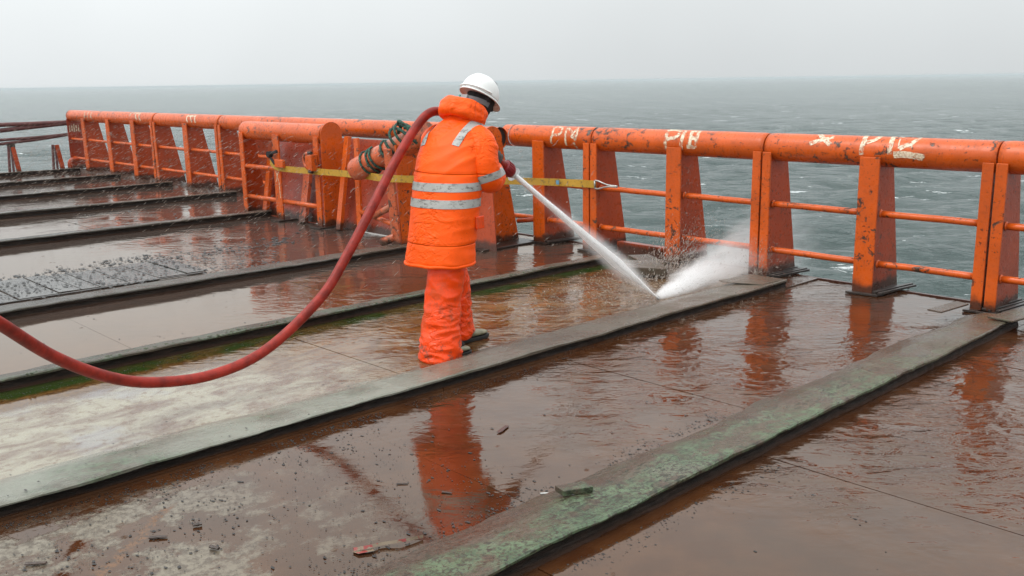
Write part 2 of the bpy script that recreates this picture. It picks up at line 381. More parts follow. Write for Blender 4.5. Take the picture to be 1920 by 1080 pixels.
# ------------------------------------------------------------------ sea
SEA_Z = -5.3
def build_sea():
    Hc = CAM_H - SEA_Z
    az = np.concatenate([np.linspace(-42, 42, 900), np.linspace(42, 318, 60)[1:-1]])*math.pi/180
    r = np.geomspace(12, 11000, 760)
    A, Rr = np.meshgrid(az, r)
    head = yaw
    # heading angle measured from +Y towards -X ; az positive = to the left
    X = -np.sin(head+A)*Rr; Y = np.cos(head+A)*Rr
    dr = Rr*(math.log(11000/12)/760)
    Z = np.zeros_like(X); dX = np.zeros_like(X); dY = np.zeros_like(X); J = np.zeros_like(X)
    lam = np.geomspace(.6, 8, 70)
    for l in lam:
        th = R(317)+rng.normal(0, .42); k = 2*math.pi/l; ph = rng.uniform(0, 6.28)
        amp = .0105*l**.72*rng.uniform(.6, 1.3)
        fade = np.clip((l/dr-2.2)/3, 0, 1)
        a = amp*fade; c, s_ = math.cos(th), math.sin(th)
        q = k*(X*c+Y*s_)+ph
        Z += a*np.cos(q); dX -= a*.9*c*np.sin(q); dY -= a*.9*s_*np.sin(q); J += a*k*np.cos(q)
    n, mm = X.shape
    co = np.stack([X+dX, Y+dY, Z], -1).reshape(-1, 3).astype(np.float32)
    i = np.arange(n-1)[:, None]; j = np.arange(mm)[None, :]; j2 = (j+1) % mm
    f = np.stack([i*mm+j, (i+1)*mm+j, (i+1)*mm+j2, i*mm+j2], -1).reshape(-1, 4).astype(np.int32)
    me = bpy.data.meshes.new('sea'); me.vertices.add(len(co)); me.vertices.foreach_set('co', co.ravel())
    me.loops.add(f.size); me.loops.foreach_set('vertex_index', f.ravel())
    me.polygons.add(len(f)); me.polygons.foreach_set('loop_start', np.arange(0, f.size, 4, dtype=np.int32))
    me.polygons.foreach_set('loop_total', np.full(len(f), 4, np.int32))
    me.polygons.foreach_set('use_smooth', np.ones(len(f), bool))
    at = me.attributes.new('crest', 'FLOAT', 'POINT'); at.data.foreach_set('value', J.ravel().astype(np.float32))
    me.update(calc_edges=True); me.validate()
    m = Mat('sea water'); at = m.N.new('ShaderNodeAttribute'); at.attribute_name = 'crest'
    cr = at.outputs['Fac']
    n1 = m.noise(.55, 6, .7, stretch=(1, 1, 0)); n2 = m.noise(2.6, 5, .7, stretch=(1, 1, 0))
    fo = m.math('ADD', m.math('MULTIPLY', cr, .42), m.math('ADD', m.math('MULTIPLY', n1, .55), m.math('MULTIPLY', n2, .45)))
    foam = m.math('MULTIPLY', m.ramp(fo, .70, .80), m.ramp(m.noise(.05, 3, .6, stretch=(1, 1, 0)), .40, .60))
    # whitecaps too far off for the wave mesh: patches drawn out along the crests
    far = m.math('MULTIPLY', m.ramp(m.noise(.34, 6, .76, stretch=(.55, 1.2, 0), rot=-yaw), .612, .645), .85)
    foam = m.math('MAXIMUM', foam, far)
    c = m.mix(m.ramp(m.noise(.02, 4, .6, stretch=(1, 1, 0)), .35, .65), (.044, .071, .067), (.070, .099, .093))
    m.set(Base_Color=m.mix(foam, c, (.72, .76, .76)), Roughness=m.math('MULTIPLY_ADD', foam, .5, .10), IOR=1.333)
    h = m.math('ADD', m.math('MULTIPLY', m.noise(1.6, 6, .62, stretch=(.6, 1.4, 0), distort=.4, rot=-yaw), .50), m.math('MULTIPLY', m.noise(6, 4, .6, stretch=(.65, 1.3, 0), distort=.5, rot=-yaw), .15))
    h = m.math('ADD', h, m.math('MULTIPLY', m.noise(.55, 5, .62, stretch=(.55, 1.4, 0), distort=.3, rot=-yaw), .50))
    m.set(Normal=m.bump(h, 1, .95))
    o = mkobj('sea', me, m.m); o.location.z = SEA_Z; tag(o, kind='structure')
build_sea()

# ------------------------------------------------------------------ haze (one closed box of thin air)
m = Mat('haze air'); m.N.remove(m.b)
pv = m.N.new('ShaderNodeVolumePrincipled'); pv.inputs['Density'].default_value = .00027; pv.inputs['Color'].default_value = (.66, .715, .735, 1)
pv.inputs['Anisotropy'].default_value = 0
m.L.new(pv.outputs[0], m.out.inputs['Volume'])
hz = MB().box(-12000, 12000, -12000, 12000, SEA_Z-2.5, 2.6).obj('haze', m.m); tag(hz, kind='stuff')

# ------------------------------------------------------------------ deck
STRIPS = [0.0-.4, -2.22, -4.03, -5.85, -7.72, -11.33, -13.82, -16.15, -18.45, -20.6]   # near (right-hand) edge of each strip
DECK_Y0, DECK_Y1, DECK_X0 = -5.0, 7.45, -21.1
deck = MB().box(DECK_X0, 4.0, DECK_Y0, DECK_Y1, -.9, -.008).obj('deck', M_deck); tag(deck, kind='structure')
lip = MB().box(DECK_X0, 4.0, DECK_Y1+.003, DECK_Y1+.035, -.5, .012).obj('edge_bar', M_or2, deck)
def plate(x0, x1, y0, y1, dz, tx, ty):
    nx, ny = 3, 3; b = MB(); V = []
    for j in range(ny+1):
        for i in range(nx+1):
            u, v = i/nx, j/ny; V.append((x0+(x1-x0)*u, y0+(y1-y0)*v, dz+tx*(u-.5)+ty*(v-.5)+random.uniform(-1, 1)*.0004))
    F = [(j*(nx+1)+i, j*(nx+1)+i+1, (j+1)*(nx+1)+i+1, (j+1)*(nx+1)+i) for j in range(ny) for i in range(nx)]
    b.add(V, F, False)
    # skirt
    edge = [i for i in range(nx+1)] + [(j+1)*(nx+1)-1 for j in range(1, ny+1)] + [ny*(nx+1)+i for i in range(nx-1, -1, -1)] + [j*(nx+1) for j in range(ny-1, 0, -1)]
    vb = [(V[i][0], V[i][1], -.007) for i in edge]; n = len(edge); o = len(b.v)
    b.v += vb; b.f += [(edge[k], edge[(k+1) % n], o+(k+1) % n, o+k) for k in range(n)]; b.sm += [False]*n
    b.obj('deck_plate', M_deck, deck, fix=True)
bounds = [4.0] + STRIPS + [DECK_X0]
for bi in range(len(bounds)-1):
    xr, xl = bounds[bi], bounds[bi+1]
    wseams = [DECK_Y0, -1.4, .75, 2.35, 4.23, 5.75, DECK_Y1]
    if bi in (1,): wseams = [DECK_Y0, -1.4, .75, 2.2, 3.68, 4.24, 5.9, DECK_Y1]
    if bi == 2: wseams = [DECK_Y0, -1.4, .35, 2.55, 4.18, 5.6, DECK_Y1]
    if bi == 3: wseams = [DECK_Y0, -1.4, .9, 3.25, 4.4, 5.9, DECK_Y1]
    xs = [xl, xr] if xr-xl < 2.6 else [xl, (xl+xr)/2, xr]
    for a in range(len(xs)-1):
        for k in range(len(wseams)-1):
            g = .0013
            plate(xs[a]+g, xs[a+1]-g, wseams[k]+g, wseams[k+1]-g, random.uniform(-.0015, .0025)+(.006 if bi == 3 else 0), random.uniform(-.0025, .0025)+(.012 if bi == 3 else 0), random.uniform(-.003, .003))
# strips (flat bars on edge timbers), one object each, with a rough lip along the right-hand edge
def strip(xe, width, h, y0, y1):
    n = int((y1-y0)/.05); ra = []; re = []
    lo, off = 0, 0
    for i in range(n+1):
        y = y0+(y1-y0)*i/n
        off = off*.85+random.gauss(0, .0032); lo = lo*.9+random.gauss(0, .0014)
        j = .010*noise.noise((y*2.1, xe, 0)); jl = .05*noise.noise((y*1.3, xe+9, 0))+.02*noise.noise((y*6, xe+9, 0))
        ra.append([(xe-width+jl, y, -.01), (xe-width+jl+.008, y, .018+lo), (xe-width*.62, y, h-.014+lo), (xe-.012+off+j, y, h+lo), (xe-.003+off+j, y, h-.006+lo), (xe-.004+off+j, y, h-.016), (xe-.03, y, h-.018)])
        e = .018+.012*noise.noise((y*3.3, xe+3, 0))+.006*random.random()
        re.append([(xe-.06, y, -.012), (xe-.06, y, h-.022), (xe-e*.6, y, h-.0215), (xe-e+.004*random.random(), y, h*.45), (xe-e*.9+.012, y, -.012)])
    s = MB().loft(ra, True, False).obj('strip', M_strip, deck)
    MB().loft(re, True, False).obj('edge_timber', M_edge, s)
for i, xe in enumerate(STRIPS):
    hgt = .075 if xe > -8 else (.085 if xe > -12 else .09)
    wd = {1: .39, 2: .42, 3: .26, 4: .45}.get(i, .38)
    strip(xe, wd, hgt, DECK_Y0+.02, 6.95 if xe > -8 else (6.3 if xe > -12 else 7.1))
# small doubling plates where strips meet the rail
def slab(pts, z0, z1, mat, name='doubling_plate', parent=deck, bevel=.004):
    b = MB(); n = len(pts)
    b.add([(x, y, z0) for x, y in pts]+[(x, y, z1) for x, y in pts], [tuple(range(n-1, -1, -1)), tuple(range(n, 2*n))]+[(i, (i+1) % n, n+(i+1) % n, n+i) for i in range(n)])
    return b.obj(name, mat, parent, bevel)
slab([(-4.42,6.52),(-4.36,6.50),(-4.07,6.62),(-4.06,6.93),(-4.38,6.93)], .0755, .081, M_strip)
slab([(-2.75,6.66),(-2.64,6.64),(-2.60,7.02),(-2.70,7.05)], .0775, .090, M_strip)
slab([(-2.36,6.72),(-2.19,6.70),(-2.08,7.30),(-2.26,7.32)], .0775, .092, M_strip)
slab([(-5.55,6.62),(-5.28,6.38),(-4.98,6.55),(-5.25,6.82)], .03, .10, M_strip)
slab([(-5.75,6.95),(-5.35,6.72),(-5.25,6.90),(-5.62,7.12)], .02, .075, M_strip)
MB().box(-6.2, -5.5, 7.32, 7.40, -.005, .11).obj('coaming_bar', M_or2, deck, .004)

# ------------------------------------------------------------------ bulwark rails
RY, RZ, RR = 7.29, 1.135, .1185
def pipe_mesh(x0, x1, y=RY, z=RZ, r=RR, open_end=None, tilt=(0, 0)):
    n = max(6, int(abs(x1-x0)/.05)); rings = []; m_ = 28
    for i in range(n+1):
        t = i/n; x_ = x0+(x1-x0)*t; ring = []
        for j in range(m_):
            a = 2*math.pi*j/m_
            rr_ = r*(1+.006*noise.noise((x_*1.7, math.cos(a)*1.4, math.sin(a)*1.4)))
            if i in (0, n): rr_ -= .004
            ring.append((x_, y+tilt[0]*t+math.cos(a)*rr_, z+tilt[1]*t+math.sin(a)*rr_))
        rings.append(ring)
    return MB().loft(rings)
def trapezoid(y0b, y0t, y1b, y1t, z0, z1): return [(y0b, z0), (y1b, z0), (y1t, z1), (y0t, z1)]
def base_plates(xc, wdt, parent, h=.0):
    b = MB()
    b.hexa([(xc-wdt-.03, 7.10, .004), (xc+wdt+.06, 7.13, .004), (xc+wdt+.09, 7.62, .004), (xc-wdt, 7.58, .004),
            (xc-wdt-.03, 7.10, .022), (xc+wdt+.06, 7.13, .022), (xc+wdt+.09, 7.62, .022), (xc-wdt, 7.58, .022)])
    b.bar((xc+wdt+.02, 7.16, .03), (xc+wdt+.10, 7.66, .034), .03, .02)
    b.bar((xc+wdt+.06, 7.15, .028), (xc+wdt+.14, 7.64, .03), .02, .018)
    return b.obj('base_plate', M_dark, parent, .003)
def post(parent, x0, x1, web_x, zf=1.10, skew=0.0, mat=None, webdeep=7.67, base=True, webm=None):
    mat = mat or M_or; j = random.uniform(-.006, .006)
    f = MB(); f.hexa([(x0, 7.155+j, .018), (x1, 7.16+j, .018), (x1, 7.178+j, .018), (x0, 7.178+j, .018),
                      (x0+skew, 7.150, zf), (x1+skew, 7.150, zf), (x1+skew, 7.170, zf), (x0+skew, 7.170, zf)])
    p = f.obj('post', mat, parent, .004)
    ww = MB().prism([(7.181, -.02), (webdeep, -.02), (7.45, 1.03), (7.40, 1.10), (7.181, 1.07)], 'x', web_x-.008, web_x+.008)
    ww.obj('web_plate', webm or M_or2, p, .002)
    if base: base_plates((x0+x1)/2, (x1-x0)/2, p)
    return p
def guard(parent, xa, xb, z, mat=None, y=7.235):
    n = max(2, int((xb-xa)/.08)); s = .004*random.uniform(-1, 1)
    pts = [(xa+(xb-xa)*i/n, y+.003*noise.noise((i*.4+xa, z, 0)), z+s+.004*noise.noise((i*.3, xa, z*9))) for i in range(n+1)]
    b = MB().tube(pts, .027, 12, jit=.02)
    for q_, d_ in ((pts[0], 1), (pts[-1], -1)):    # weld collars
        b.tube([(q_[0], q_[1], q_[2]), (q_[0]+.006*d_, q_[1], q_[2]), (q_[0]+.014*d_, q_[1], q_[2])], [.036, .034, .026], 12, jit=.06)
    return b.obj('guard_bar', mat or M_or, parent)
SECT = 'orange bulwark rail sections along the deck edge'
def section(xl, xr, label, mids, left_post=True, right_post=True, bars=True, webdeep=7.67, wpost=.080, mwid=.165, base=True, mat=None, ends='closed'):
    s = thing('bulwark_section', ((xl+xr)/2, RY, 0), label, 'railing', SECT)
    pipe_mesh(xl+.005, xr-.005).obj('top_rail', mat or M_or, s)
    ps = []
    if left_post: post(s, xl+.006, xl+.006+wpost, xl+.006+wpost*.75, base=base, webdeep=webdeep, mat=mat); ps.append((xl+.006, xl+.006+wpost))
    for mx_ in mids: post(s, mx_-mwid/2, mx_+mwid/2, mx_+mwid*.30, base=base, webdeep=webdeep, mat=mat, skew=random.uniform(-.004, .004)); ps.append((mx_-mwid/2, mx_+mwid/2))
    if right_post: post(s, xr-.006-wpost, xr-.006, xr-.006-wpost*.3, base=base, webdeep=webdeep, mat=mat); ps.append((xr-.006-wpost, xr-.006))
    edges = ([] if left_post else [(xl, xl)]) + ps + ([] if right_post else [(xr, xr)])
    if bars:
        for a in range(len(edges)-1):
            for z in (.255, .652): guard(s, edges[a][1]-.004, edges[a+1][0]+.004, z, mat)
    return s
S1 = section(-2.555, -.62, 'orange bulwark rail section at the right edge of the deck, clean pipe with no lettering', [-1.58])
S2 = section(-4.452, -2.558, 'orange bulwark rail right of the spray, large white P and R marks on its pipe', [-3.487])
S3 = section(-6.425, -4.456, 'orange bulwark rail section behind the spray, blocky white P 1 B lettering on its pipe', [-5.385])
S4 = section(-7.64, -6.43, 'orange bulwark rail right of the worker, faint white P W lettering beside broken pipe end', [-7.16], left_post=False)
S5 = section(-14.43, -8.75, 'long orange bulwark rail section behind the dark orange plate, yellow strap in front', [-13.4, -12.4], right_post=False, bars=False, base=False)
for z in (.255, .652):
    guard(S5, -14.35, -13.49, z); guard(S5, -13.31, -12.49, z)
S6 = section(-16.93, -14.45, 'orange bulwark rail section left of the dark plate, faint white strokes near its middle', [-15.63], base=False)
S7 = section(-21.32, -16.95, 'farthest orange bulwark rail section at the left end, with rounded pipe end and lashed lines', [-20.35, -19.05, -17.85], left_post=False, base=False)
# rounded pipe end and end plate of the far section
rings = []
for k in range(7):
    t = k/6*math.pi/2; rr_ = RR*math.cos(t)*.985+.002; rings.append([(-21.315-RR*.75*math.sin(t), RY+rr_*math.cos(2*math.pi*j/24), RZ+rr_*math.sin(2*math.pi*j/24)) for j in range(24)])
MB().loft(rings).obj('pipe_end_cap', M_or, S7)
ep = MB().prism([(7.16, .02), (7.70, .02), (7.48, 1.05), (7.16, 1.08)], 'x', -21.30, -21.27).obj('end_plate', M_panel, S7, .003)
for k in range(5):
    MB().box(-21.2655, -21.2625, 7.19+k*.045, 7.215+k*.045, .80+.01*(k % 2), .93+.012*(k % 3)).obj('paint_stroke', M_mark, ep)
# weld beads of mud under the far posts
for xa in np.arange(-21.0, -14.6, .55):
    pass
# broken open pipe end on S4
ring = []
b = MB(); n = 26
for i in range(5):
    xx = -7.642-.03*i
    ring.append([(xx-(0.05*max(0, noise.noise((j*.5, 3, 1))) if i == 4 else 0), RY+RR*.99*math.cos(2*math.pi*j/n), RZ+RR*.99*math.sin(2*math.pi*j/n)) for j in range(n)])
b.loft(ring, cap=False).obj('pipe_stub', M_or, S4)

# hand-painted white marks on the pipe (x, angle up from the inboard face)
ST_A = [[(-6.985,60),(-6.967,17),(-6.985,-5),(-6.985,-33)],[(-6.985,60),(-6.934,66),(-6.875,61),(-6.847,33),(-6.889,17),(-6.951,16)],[(-6.804,66),(-6.781,20),(-6.777,-6),(-6.782,-37)],[(-6.804,63),(-6.734,45),(-6.693,30)],[(-6.66,66),(-6.628,31),(-6.628,7)],[(-6.66,66),(-6.671,26),(-6.694,10),(-6.628,7)],[(-6.665,-17),(-6.657,-36),(-6.654,-57)],[(-5.515,74),(-5.496,23),(-5.497,0),(-5.499,-36)],[(-5.515,74),(-5.445,76),(-5.375,68),(-5.378,33),(-5.481,18)],[(-5.321,74),(-5.312,30),(-5.316,3),(-5.317,-28)],[(-5.245,74),(-5.221,24),(-5.222,-9)],[(-5.168,74),(-5.15,25),(-5.161,-12)],[(-5.241,70),(-5.166,70)],[(-5.219,28),(-5.149,27)],[(-5.256,-11),(-5.161,-12)]]
ST_B = [[(-4.029,23),(-3.978,34),(-3.923,45),(-3.839,60)],[(-3.996,85),(-3.919,49),(-3.843,22)],[(-3.589,94),(-3.571,40),(-3.573,16),(-3.571,-11)],[(-3.589,94),(-3.526,100),(-3.467,94),(-3.485,53),(-3.558,40)],[(-3.366,94),(-3.347,38),(-3.347,15),(-3.339,-4)],[(-3.305,78),(-3.279,94),(-3.23,98),(-3.161,90),(-3.176,49),(-3.232,31),(-3.272,18)]]
ST_D = [[(-3.295,66),(-3.279,19)],[(-3.183,38),(-3.179,24)]]
ST_S = [[(-3.314,-1),(-3.245,1),(-3.17,-1),(-3.071,-7)],[(-3.31,-9),(-3.24,-6),(-3.17,-8),(-3.08,-14)]]
ST_C = [[(-20.31,55),(-20.255,7),(-20.317,-44)],[(-20.113,57),(-20.086,8),(-20.098,-30)],[(-19.926,59),(-19.905,9),(-19.857,-16)],[(-18.02,94),(-17.95,25)],[(-17.78,94),(-17.70,28),(-17.62,-7)],[(-17.60,94),(-17.55,29),(-17.46,-12)],[(-17.884,62),(-17.594,60)],[(-15.591,55),(-15.555,16),(-15.514,-5)],[(-15.446,57),(-15.405,18),(-15.353,-3)],[(-15.304,59),(-15.258,19),(-15.227,-8)],[(-15.566,47),(-15.276,50)]]
def strokes(sts, wdt, parent, off=.0016, mat=None, nm='paint_mark'):
    for st in sts:
        P = smooth_path([(x_, R(a)*RR, 0) for x_, a in st], 7); V = []; b = MB()
        for i, p in enumerate(P):
            t = (P[min(i+1, len(P)-1)]-P[max(i-1, 0)]).normalized(); nn = Vector((-t.y, t.x, 0))
            for s_ in (-1, 1):
                q = p+nn*s_*wdt*.5*(1+.25*noise.noise((i*.6, s_*3., st[0][0])))
                a = q.y/RR; V.append((q.x, RY-math.cos(a)*(RR+off), RZ+math.sin(a)*(RR+off)))
        b.add(V, [(2*i, 2*i+1, 2*i+3, 2*i+2) for i in range(len(P)-1)], True).obj(nm, mat or M_mark, parent, fix=False)
strokes(ST_A[:7], .026, S4); strokes(ST_A[7:], .036, S3); strokes(ST_B, .038, S2); strokes(ST_D, .010, S2); strokes(ST_S, .036, S2, .0024)
strokes(ST_C[:7], .035, S7); strokes(ST_C[7:], .035, S6)
strokes([[(-12.45, 70), (-12.38, 88)], [(-12.25, 70), (-12.18, 88)], [(-12.1, 70), (-12.0, 90)]], .09, S5)

for par, sts in ((S4, [[(-6.80, 80), (-6.70, 30), (-6.66, -20)]]), (S3, [[(-5.50, 80), (-5.40, 45)], [(-5.26, 70), (-5.20, 20), (-5.18, -15)]]), (S2, [[(-3.98, 40), (-3.86, 55)], [(-3.56, 85), (-3.50, 50)], [(-3.30, 60), (-3.22, 5)]])):
    strokes(sts, .11, par, .0010, M_smear, 'paint_smear')

# ------------------------------------------------------------------ inner gate frames (stand inboard of the rail)
def rounded_plate(yf, yb, yc, zc, r, x, t=.016, z0=.02):
    poly = [(yf, z0), (yb, z0)]
    for k in range(17):
        a = R(-8)+ (math.pi+R(16))*k/16
        poly.append((yc+r*math.cos(a), zc+r*math.sin(a)))
    return MB().prism(poly, 'x', x-t/2, x+t/2)
G1 = thing('gate_frame', (-10.8, 6.2, 0), 'orange inner gate frame with round-topped end plate, left behind the yellow strap', 'gate frame', 'inner gate frames')
pipe_mesh(-11.86, -9.872, 6.30, 1.125, .122).obj('top_rail', M_or, G1)
for (xa, xb) in ((-11.83, -11.73), (-10.96, -10.80), (-9.99, -9.885)):
    MB().hexa([(xa, 6.165, .02), (xb, 6.165, .02), (xb, 6.185, .02), (xa, 6.185, .02), (xa-.01, 6.165, 1.10), (xb-.01, 6.165, 1.10), (xb-.01, 6.185, 1.10), (xa-.01, 6.185, 1.10)]).obj('post', M_or, G1, .004)
for (xa, xb) in ((-11.73, -10.96), (-10.80, -9.99)):
    MB().tube([(xa, 6.2, .255), (xb, 6.2, .255)], .03, 12).obj('guard_bar', M_or, G1)
MB().tube([(-11.73, 6.2, .66), (-10.96, 6.2, .66)], .03, 12).obj('guard_bar', M_or, G1)
rounded_plate(6.19, 6.72, 6.34, 1.125, .15, -9.86).obj('end_plate', M_or, G1, .003)
MB().prism([(6.19, .02), (6.5, .02), (6.36, 1.02), (6.19, 1.08)], 'x', -11.79, -11.77).obj('web_plate', M_or2, G1, .002)
for (xc,) in ((-11.78,), (-10.88,), (-9.93,)):
    MB().box(xc-.1, xc+.12, 6.08, 6.5, .004, .022).obj('base_plate', M_dark, G1, .003)
# two crossed chalk strokes on the middle post
for a, b_ in (((-10.925, .50), (-10.845, .64)), ((-10.85, .50), (-10.915, .64)), ((-10.85, .50), (-10.835, .30))):
    MB().bar((a[0], 6.1635, a[1]), (b_[0], 6.1635, b_[1]), .012, .002, up=(0, 1, 0)).obj('chalk_mark', M_mark, G1)

PL = thing('bulwark_plate', (-10.3, 6.4, 0), 'dark orange solid bulwark plate with leaning flat stiffeners behind the left gate frame', 'plate')
MB().hexa([(-11.70, 6.34, .01), (-8.0, 6.34, .01), (-8.0, 6.36, .01), (-11.70, 6.36, .01), (-11.70, 6.66, 1.06), (-8.0, 6.66, 1.06), (-8.0, 6.68, 1.06), (-11.70, 6.68, 1.06)]).obj('panel', M_panel, PL, .003)
for (xb, yb, xt, yt, zt, wd_) in ((-11.45, 6.27, -11.55, 6.50, .99, .10), (-10.45, 6.24, -10.60, 6.50, .90, .15), (-9.60, 6.22, -9.68, 6.46, 1.10, .09)):
    MB().bar((xb, yb, .01), (xt, yt, zt), wd_, .05, up=(0, 1, 0)).obj('stiffener', M_orw if wd_ > .12 else M_or, PL, .004)

G2 = thing('gate_frame', (-8.5, 6.0, 0), 'bent and worn orange gate frame wrapped with green rope, left of the worker', 'gate frame', 'inner gate frames')
MB().bar((-9.235, 6.27, .01), (-9.235, 6.27, .62), .09, .03, up=(0, 1, 0)).obj('post', M_or, G2, .004)
MB().bar((-9.235, 6.28, .62), (-9.285, 6.31, 1.10), .085, .03, up=(0, 1, 0)).obj('post', M_or, G2, .004)
# worn flange post close to the worker with its web behind
MB().hexa([(-8.03, 5.84, .03), (-7.90, 5.85, .03), (-7.90, 5.88, .03), (-8.03, 5.87, .03), (-8.06, 5.80, 1.06), (-7.95, 5.80, 1.06), (-7.95, 5.83, 1.06), (-8.06, 5.83, 1.06)]).obj('worn_post', M_orw, G2, .006)['label'] = 'scraped and flaking post with bare patches'
MB().prism([(5.885, .02), (6.40, .02), (6.22, 1.05), (5.845, 1.10)], 'x', -7.925, -7.905).obj('web_plate', M_or, G2, .003)
MB().box(-8.10, -7.78, 5.76, 6.42, .004, .03).obj('base_plate', M_dark, G2, .004)
# slanting pipe stub lashed at its upper end
P0, P1 = Vector((-8.72, 5.92, .80)), Vector((-7.62, 6.05, 1.22))
d = (P1-P0).normalized(); pts = [P0+d*t for t in np.linspace(0, (P1-P0).length, 16)]
pts = [P0-d*.055, P0-d*.05, P0-d*.03] + pts
MB().tube(pts, [.05, .09, .115]+[.125]*16, 24).obj('pipe_stub', M_orw, G2)
MB().tube([(-9.19, 6.27, .255), (-8.6, 6.1, .25), (-8.02, 5.9, .25)], .028, 12).obj('guard_bar', M_or, G2)
MB().tube([(-8.52, 5.98, .30), (-8.02, 5.88, .47)], .036, 12).obj('brace_pipe', M_orw, G2)
MB().tube([(-8.22, 5.86, .06), (-7.98, 5.86, .14)], .045, 12).obj('brace_pipe', M_orw, G2)

G3 = thing('gate_frame', (-7.3, 6.6, 0), 'orange gate frame with a tall round-topped fin plate, right behind the worker', 'gate frame', 'inner gate frames')
rounded_plate(6.42, 7.13, 6.76, 1.125, .138, -7.45, .02).obj('fin_plate', M_or, G3, .004)
MB().hexa([(-7.62, 6.40, .0), (-7.10, 6.48, .0), (-7.11, 6.50, .0), (-7.63, 6.42, .0), (-7.62, 6.62, 1.0), (-7.36, 6.64, 1.0), (-7.36, 6.66, 1.0), (-7.62, 6.64, 1.0)]).obj('gusset_plate', M_or2, G3, .004)
MB().box(-7.75, -7.2, 6.38, 7.2, .004, .022).obj('base_plate', M_dark, G3, .004)
# open dark pipe end beside the fin
ring = []
for i in range(4):
    xx = -7.53-.09*i; ring.append([(xx, 6.95+.118*math.cos(2*math.pi*j/24), 1.125+.118*math.sin(2*math.pi*j/24)) for j in range(24)])
MB().loft(ring, cap=False).obj('open_pipe', M_or, G3)
MB().tube([(-7.60, 6.95, 1.125), (-7.56, 6.95, 1.125)], .112, 24).obj('pipe_hole_shade', M_hole, G3)  # solid dark disc paints the shaded hollow of the open pipe
MB().tube([(-7.46, 7.13, .22), (-7.25, 7.2, .25)], .026, 10).obj('guard_bar', M_or2, G3)

# mud build-up along the feet of the far posts (joined; nobody could count the lumps)
b = MB()
for k in range(260):
    if k < 170: px_, py_ = random.uniform(-21.1, -14.4), 7.2+random.uniform(-.12, .28)
    else: px_, py_ = random.choice([(-7.1, 7.35), (-6.35, 7.5), (-4.35, 7.45), (-3.4, 7.45), (-2.45, 7.4), (-8.0, 6.2), (-5.3, 7.35)]); px_ += random.gauss(0, .1); py_ += random.gauss(0, .1)
    s_ = random.uniform(.02, .085) if k < 170 else random.uniform(.012, .04)
    q = [(px_+s_*math.cos(2*math.pi*j/6)*random.uniform(.6, 1.6), py_+s_*math.sin(2*math.pi*j/6), .001) for j in range(6)]
    t_ = (px_+random.uniform(-.3, .3)*s_, py_, s_*random.uniform(.4, .95))
    b.add(q+[t_], [(j, (j+1) % 6, 6) for j in range(6)], True)
o = b.obj('mud_heap', M_mud); tag(o, kind='stuff')

# ------------------------------------------------------------------ yellow ratchet strap
SP = [(-11.06,6.20,.80),(-11.013,6.15,.755),(-10.88,6.135,.705),(-10.70,6.13,.685),(-9.948,6.13,.694),(-9.204,6.10,.71),(-8.6,5.95,.735),(-7.98,5.785,.76),(-7.65,6.10,.74),(-7.42,6.38,.715),(-7.273,6.72,.704),(-6.9,7.05,.69),(-6.5,7.125,.695),(-6.32,7.135,.696)]
ST = thing('ratchet_strap', SP[1], 'dirty yellow lashing strap stretched along the orange rails with a steel hook', 'strap')
P = smooth_path(SP, 6); b = MB(); V = []
for i, p in enumerate(P):
    t = (P[min(i+1, len(P)-1)]-P[max(i-1, 0)]).normalized(); up = Vector((0, 0, 1)); nn = t.cross(up).normalized()
    hh = .037+.004*noise.noise((i*.3, 0, 0)); lean = nn*.006*noise.noise((i*.25, 5, 0))
    V += [p+up*hh+nn*.0025+lean, p-up*hh+nn*.0025-lean, p-up*hh-nn*.0025-lean, p+up*hh-nn*.0025+lean]
F = [(4*i+a, 4*i+(a+1) % 4, 4*i+4+(a+1) % 4, 4*i+4+a) for i in range(len(P)-1) for a in range(4)]
b.add(V, F, False).obj('webbing', M_yel, ST)
hk = [(-6.33,7.125,.735),(-6.28,7.12,.735),(-6.20,7.115,.715),(-6.12,7.11,.702),(-6.03,7.12,.70)]
hb = MB(); hb.tube(smooth_path(hk, 4), .009, 8); hb.tube(smooth_path([(a, y_, 1.392-z_) for a, y_, z_ in hk], 4), .009, 8); hb.tube([(-6.33,7.125,.737),(-6.33,7.125,.655)], .009, 8)
hb.obj('hook', M_steel, ST)
MB().box(-6.80, -6.76, 7.055, 7.06, .672, .715).obj('label_patch', simple('faded blue tag', (.12, .30, .45), .5), ST)
RT = thing('ratchet_buckle', (-10.62, 6.12, .76), 'black handled ratchet with orange body clamped on the gate post above the strap', 'ratchet')
b = MB(); b.bar((-10.98, 6.10, .855), (-10.72, 6.09, .90), .035, .022, up=(0, 1, 0)); b.bar((-10.93, 6.10, .83), (-10.80, 6.09, .74), .03, .02, up=(0, 1, 0)); b.tube([(-10.93, 6.07, .855), (-10.93, 6.13, .855)], .04, 12)
b.obj('handle', M_black, RT, .003)
MB().box(-10.80, -10.60, 6.085, 6.13, .70, .80).obj('ratchet_body', M_or, RT, .01)
CL = thing('chain_clamp', (-9.93, 6.1, .78), 'chipped orange clamp bolted beside the round-topped end plate above the yellow strap', 'clamp')
b = MB()
pts = []
for k in range(9):
    a = R(40+k*28); pts.append((-10.02+.085*math.cos(a), 6.10, .82+.085*math.sin(a)))
b.tube(pts, .026, 8); b.obj('clamp_jaw', M_orw, CL)
MB().hexa([(-10.02, 6.06, .72), (-9.88, 6.06, .70), (-9.88, 6.15, .70), (-10.02, 6.15, .72), (-10.03, 6.06, .88), (-9.88, 6.06, .90), (-9.88, 6.15, .90), (-10.03, 6.15, .88)]).obj('clamp_block', M_or, CL, .01)
for zz in (.915, .69):
    MB().tube([(-9.97, 6.08, zz), (-9.90, 6.08, zz)], .02, 8).obj('bolt', M_dark, CL)

